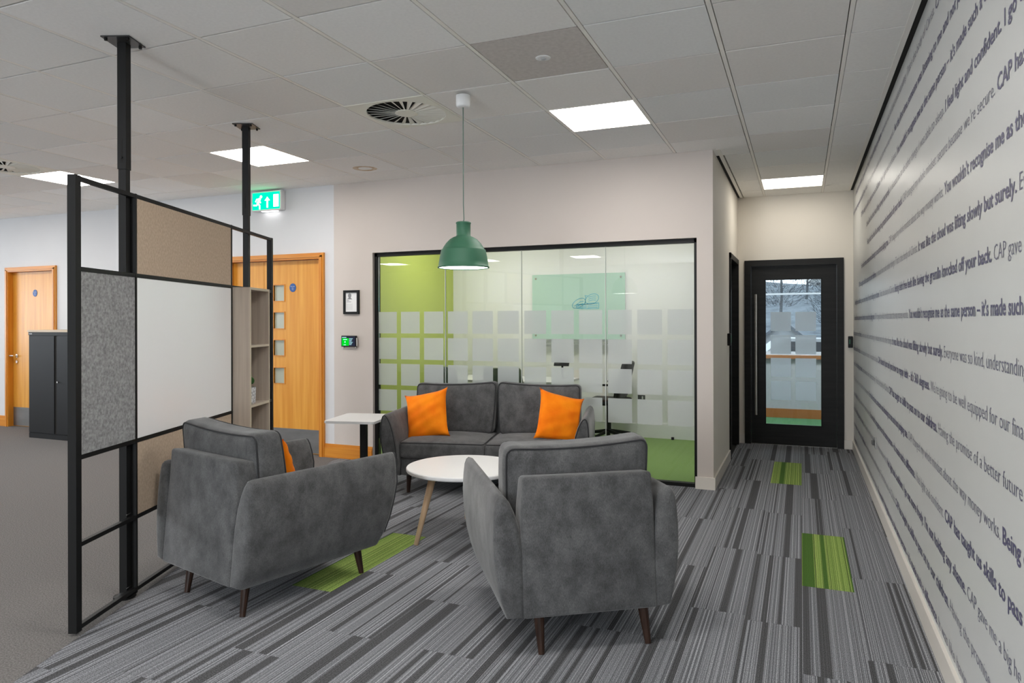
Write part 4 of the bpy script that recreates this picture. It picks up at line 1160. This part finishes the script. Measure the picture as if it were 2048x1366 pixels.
# ================================================================== OFFICE CABINET
cb = empty('storage_cabinet', (-8.718, 5.686, 0)); tag(cb, 'tall black steel storage cabinet with beech top beside the oak door', 'cabinet')
CWD, CDP, CH = 1.00, 0.46, 1.286
bx('carcass', (0, 0.012, 0.06), (CWD, CDP, CH), M_CABINET, cb)
bx('plinth', (0.002, 0.006, 0), (CWD - 0.002, CDP - 0.01, 0.06), M_CABINET, cb)
bx('top', (-0.005, -0.008, CH), (CWD + 0.005, CDP, CH + 0.025), M_TOPWOOD, cb)
bx('top_rail', (0, 0.0, CH - 0.04), (CWD, 0.012, CH), M_CABINET, cb)
for a, b_ in ((0.008, 0.462), (0.505, CWD - 0.008)):
    bx('door', (a, 0.0, 0.068), (b_, 0.012, CH - 0.045), M_CABINET, cb, bevel=0.003)
bx('centre_gap', (0.464, 0.010, 0.066), (0.503, 0.0125, CH - 0.042), M_GAP, cb)
bm = bmesh.new(); prism_xz(bm, [(0.53 + 0.011 * math.cos(2 * PI * k / 12), 0.69 + 0.011 * math.sin(2 * PI * k / 12)) for k in range(12)], -0.012, 0.002); finish('lock', bm, M_CHROME, cb)
bx('maker_plate', (0.012, -0.002, CH - 0.028), (0.07, 0.0, CH - 0.014), mat('badge_grey', (0.25, 0.25, 0.26), 0.5), cb)

# ================================================================== WALL THINGS
# exit sign
ex = empty('exit_sign', (-5.452, 5.93, 2.600)); tag(ex, 'lit green emergency exit sign with running figure and up arrow', 'exit sign')
EW, EH = 0.365, 0.180
bx('sign_case', (-0.014, 0.002, -0.014), (EW + 0.014, 0.078, EH + 0.018), M_SIGNBOX, ex, bevel=0.012, segs=3)
face = bx('sign_face', (0, -0.002, 0), (EW, 0.003, EH), M_SIGN, ex)
bm = bmesh.new()
def strip(bm, pts, w, y0=-0.005, y1=-0.002):
    for (xa, za), (xb, zb2) in zip(pts, pts[1:]):
        dx, dz = xb - xa, zb2 - za; L = math.hypot(dx, dz); nx_, nz_ = -dz / L * w / 2, dx / L * w / 2
        ex_, ez_ = dx / L * w * 0.3, dz / L * w * 0.3
        prism_xz(bm, [(xa + nx_ - ex_, za + nz_ - ez_), (xb + nx_ + ex_, zb2 + nz_ + ez_), (xb - nx_ + ex_, zb2 - nz_ + ez_), (xa - nx_ - ex_, za - nz_ - ez_)], y0, y1)
n = 16
prism_xz(bm, [(0.118 + 0.016 * math.cos(2 * PI * k / n), 0.137 + 0.016 * math.sin(2 * PI * k / n)) for k in range(n)], -0.005, -0.002)
strip(bm, [(0.100, 0.113), (0.075, 0.070)], 0.030)
strip(bm, [(0.102, 0.116), (0.060, 0.112), (0.045, 0.088)], 0.014)
strip(bm, [(0.098, 0.098), (0.112, 0.074)], 0.013)
strip(bm, [(0.074, 0.068), (0.100, 0.045), (0.100, 0.010)], 0.017)
strip(bm, [(0.074, 0.066), (0.058, 0.048), (0.020, 0.050)], 0.016)
finish('running_figure', bm, M_SIGNW, face)
bm = bmesh.new(); strip(bm, [(0.203, 0.022), (0.203, 0.100)], 0.020); prism_xz(bm, [(0.167, 0.092), (0.239, 0.092), (0.203, 0.133)], -0.005, -0.002); finish('up_arrow', bm, M_SIGNW, face)
bx('doorway_mark', (0.285, -0.005, 0.020), (0.352, -0.002, 0.152), M_SIGNW, face)
bx('downlight_strip', (0.10, 0.02, -0.018), (0.30, 0.06, -0.0135), mat_emit('exit_strip', (1, 1, 1), 2.5), ex)

# framed print
fr = empty('picture_frame', (-4.328, YG - 0.004, 1.478)); tag(fr, 'small black framed print on the beige wall left of the glass', 'picture frame')
FWd, FHt = 0.188, 0.242
boxes('frame', [((0, -0.02, 0), (0.024, 0, FHt)), ((FWd - 0.024, -0.02, 0), (FWd, 0, FHt)), ((0.024, -0.02, 0), (FWd - 0.024, 0, 0.024)), ((0.024, -0.02, FHt - 0.024), (FWd - 0.024, 0, FHt))], M_BLACK, fr)
pa = bx('print', (0.02, -0.008, 0.02), (FWd - 0.02, -0.004, FHt - 0.02), M_PRINTW, fr)
bm = bmesh.new()
prism_xz(bm, [(0.072 + 0.020 * math.cos(2 * PI * k / 16), 0.188 + 0.025 * math.sin(2 * PI * k / 16)) for k in range(16)], -0.0088, -0.008)
prism_xz(bm, [(0.036, 0.150), (0.105, 0.150), (0.090, 0.160), (0.082, 0.175), (0.062, 0.175), (0.055, 0.160)], -0.0086, -0.008)
finish('portrait', bm, M_PRINTG, pa)
boxes('text_lines', [((0.036, -0.0084, 0.134), (0.066, -0.008, 0.139)), ((0.036, -0.0084, 0.122), (0.090, -0.008, 0.127))], M_PRINTG, pa)
boxes('text_block', [((0.036, -0.0084, 0.045 + 0.008 * k), (0.105 + 0.006 * (k % 2), -0.008, 0.0475 + 0.008 * k)) for k in range(8)], M_PRINTLG, pa)

# booking screen
sc = empty('booking_screen', (-4.347, YG - 0.004, 1.146)); tag(sc, 'small black room booking screen with green panel on the beige wall', 'screen')
bx('case', (0, -0.03, 0), (0.178, 0, 0.112), M_BLACK, sc, bevel=0.005)
bx('display', (0.008, -0.032, 0.008), (0.170, -0.030, 0.104), M_SCREEN_D, sc)
bx('status_block', (0.012, -0.033, 0.010), (0.096, -0.032, 0.086), M_SCREEN_G, sc)
boxes('screen_text', [((0.014, -0.033, 0.092), (0.066, -0.032, 0.098))] + [((0.100, -0.033, 0.020 + 0.012 * k), (0.128 + 0.008 * (k % 3), -0.032, 0.024 + 0.012 * k)) for k in range(6)] + [((0.035, -0.034, 0.016), (0.062, -0.033, 0.022)), ((0.046, -0.034, 0.040), (0.056, -0.033, 0.056)), ((0.030, -0.034, 0.070), (0.076, -0.033, 0.077))], M_SCREEN_T, sc)
bx('side_grip', (0.178, -0.026, 0.004), (0.192, -0.006, 0.090), M_CHROME, sc, bevel=0.004)
boxes('bracket', [((0.010, -0.012, -0.012), (0.018, 0, 0.0)), ((0.160, -0.012, -0.012), (0.168, 0, 0.0))], M_CHROME, sc)

# corridor readers and socket
rd = empty('card_reader', (XP, 7.20, 1.155)); tag(rd, 'small black card reader left of the corridor side door', 'card reader')
bx('case', (0, 0, 0), (0.032, 0.10, 0.12), M_BLACK, rd, bevel=0.005); bx('indicator', (0.032, 0.02, 0.03), (0.034, 0.08, 0.10), M_GREEN, rd)
rd = empty('card_reader', (0.470, YE, 1.105)); tag(rd, 'small black card reader right of the black glazed door', 'card reader')
bx('case', (0, -0.03, 0), (0.046, 0, 0.125), M_BLACK, rd, bevel=0.005); bx('indicator', (0.010, -0.032, 0.04), (0.022, -0.03, 0.09), M_GREEN, rd)
sk = empty('wall_socket', (XR, 6.0, 0.425)); tag(sk, 'wall socket with plug low on the lettered wall', 'socket')
bx('plate', (-0.010, -0.043, 0), (-0.0002, 0.043, 0.086), mat('socket_grey', (0.30, 0.30, 0.29), 0.4), sk, bevel=0.003)
bx('plug', (-0.030, -0.018, 0.022), (-0.010, 0.018, 0.062), mat('plug_grey', (0.08, 0.08, 0.08), 0.5), sk, bevel=0.008)

# ================================================================== MEETING ROOM THINGS
gb = empty('glass_whiteboard', (-3.184, 8.4495, 1.175)); tag(gb, 'pale green glass writing board on the meeting room back wall', 'whiteboard')
bx('glass_sheet', (0, -0.026, 0), (1.204, -0.018, 0.818), M_GBOARD, gb)
for x in (0.05, 1.154):
    for z in (0.05, 0.768):
        bm = bmesh.new(); prism_xz(bm, [(x + 0.012 * math.cos(2 * PI * k / 12), z + 0.012 * math.sin(2 * PI * k / 12)) for k in range(12)], -0.034, 0.0); finish('standoff', bm, M_CHROME, gb)
bm = bmesh.new()
def stroke(pts): strip(bm, pts, 0.0065, -0.0275, -0.0262)
rs = random.Random(3)
stroke([(0.56, 0.415), (0.60, 0.44), (0.64, 0.47), (0.68, 0.475)]); stroke([(0.585, 0.405), (0.64, 0.435), (0.68, 0.45)])
stroke([(0.70, 0.44), (0.71, 0.52), (0.70, 0.545)]); stroke([(0.70, 0.545), (0.735, 0.54)])
for k in range(3): stroke([(0.745, 0.475 + 0.024 * k), (0.80, 0.49 + 0.024 * k), (0.84, 0.485 + 0.026 * k)])
lp = [(0.79 + 0.085 * math.cos(a), 0.50 + 0.062 * math.sin(a) + 0.02 * math.cos(a)) for a in [2 * PI * k / 18 for k in range(19)]]; stroke(lp)
lp = [(0.62 + 0.085 * math.cos(a), 0.45 + 0.055 * math.sin(a) + 0.03 * math.cos(a)) for a in [2 * PI * k / 18 for k in range(19)]]; stroke(lp)
for k in range(3): stroke([(0.60, 0.395 + 0.018 * k), (0.68, 0.395 + 0.018 * k), (0.72, 0.402 + 0.018 * k)]); stroke([(0.735, 0.392 + 0.022 * k), (0.80, 0.400 + 0.021 * k), (0.86, 0.396 + 0.022 * k)])
stroke([(0.59, 0.388), (0.59, 0.436), (0.73, 0.438), (0.73, 0.450), (0.875, 0.452), (0.875, 0.384), (0.73, 0.382), (0.59, 0.388)])
finish('marker_notes', bm, M_MARKER, gb)
bx('pen_tray', (0.0, -0.10, -0.055), (1.204, -0.02, -0.035), mat('pen_tray_grey', (0.30, 0.32, 0.30), 0.4), gb)

mt = empty('meeting_table', (-3.15, 7.55, 0)); tag(mt, 'white topped meeting table behind the frosted glass', 'table')
bx('table_top', (-0.75, -0.35, 0.715), (0.75, 0.35, 0.740), M_LAM, mt, bevel=0.004)
for x in (-0.66, 0.66):
    bx('leg', (x - 0.03, -0.03, 0.02), (x + 0.03, 0.03, 0.715), M_BLACK, mt)
    bx('foot', (x - 0.035, -0.30, 0), (x + 0.035, 0.30, 0.025), M_BLACK, mt)
M_CHAIRG = mat('chair_olive_shell', (0.10, 0.15, 0.085), 0.5)
def swivel_chair(loc, rot, shell, label, arms=False):
    t = empty('office_chair', loc, rot); tag(t, label, 'office chair', 'chairs in the meeting room')
    bm = bmesh.new(); rbox(bm, 0.23, 0.23, 0.035, 0.03, lambda x, y, z: Vector((x, y, 0.46 + z))); finish('seat', bm, shell, t, smooth=True)
    bm = bmesh.new(); rbox(bm, 0.22, 0.03, 0.21, 0.028, lambda x, y, z: Vector((x * (1 - 0.12 * (z / 0.21)), -0.225 + y + 0.05 * (x / 0.22) ** 2 - 0.05 * (z / 0.21), 0.72 + z))); finish('backrest', bm, shell, t, smooth=True)
    bm = bmesh.new(); tube(bm, [(0, 0, 0.10), (0, 0, 0.43)], 0.026, 10); finish('gas_lift', bm, M_BLACK, t)
    for s in ((-1, 1) if arms else ()):
        bm = bmesh.new(); tube(bm, [(s * 0.22, -0.14, 0.46), (s * 0.27, -0.14, 0.5), (s * 0.27, -0.14, 0.66)], 0.012, 8); box(bm, (s * 0.27 - 0.03, -0.16, 0.66), (s * 0.27 + 0.03, 0.08, 0.68)); finish('armrest', bm, M_BLACK, t)
    for k in range(5):
        a = 2 * PI * k / 5 + 0.3
        bm = bmesh.new(); tube(bm, [(0, 0, 0.11), (0.27 * math.cos(a), 0.27 * math.sin(a), 0.075)], 0.02, 8, radii=[0.026, 0.014]); arm = finish('base_arm', bm, M_BLACK, t)
        bm = bmesh.new(); bmesh.ops.create_uvsphere(bm, u_segments=10, v_segments=8, radius=0.032); bmesh.ops.translate(bm, vec=(0.27 * math.cos(a), 0.27 * math.sin(a), 0.032), verts=bm.verts); finish('caster', bm, M_BLACK, arm)
swivel_chair((-2.10, 8.10, 0), PI / 2, M_BLACK, 'black office chair behind the frosted glass near the right end of the table', True)
swivel_chair((-2.85, 6.80, 0), 0.15, M_CHAIRG, 'olive office chair behind the sofa and frosted glass')
swivel_chair((-3.50, 6.80, 0), -0.15, M_CHAIRG, 'olive office chair behind the frosted glass nearest the lime wall')
tb = empty('tablet_stand', (-2.53, 7.62, 0.741)); tag(tb, 'dark tablet tilted on a stand on the meeting table', 'tablet')
bm = bmesh.new(); box(bm, (-0.09, -0.006, 0), (0.09, 0.006, 0.13), 0.003); bmesh.ops.rotate(bm, cent=(0, 0, 0), matrix=Matrix.Rotation(-0.5, 3, 'X'), verts=bm.verts); bmesh.ops.translate(bm, vec=(0, 0, 0.15), verts=bm.verts); finish('tablet', bm, M_BLACK, tb)
bm = bmesh.new(); tube(bm, [(0, 0.04, 0.0), (0, 0.04, 0.2)], 0.012, 8); box(bm, (-0.06, -0.02, 0), (0.06, 0.10, 0.008)); finish('stand', bm, M_BLACK, tb)
sk = empty('wall_socket', (-1.83, 8.45, 0.42)); tag(sk, 'black socket with white plug on the meeting room back wall', 'socket')
bx('plate', (0, -0.012, 0), (0.088, 0, 0.088), mat('socket_dark', (0.03, 0.035, 0.035), 0.4), sk, bevel=0.003)
bx('plug', (0.052, -0.03, 0.04), (0.070, -0.012, 0.075), M_LAM, sk, bevel=0.003)
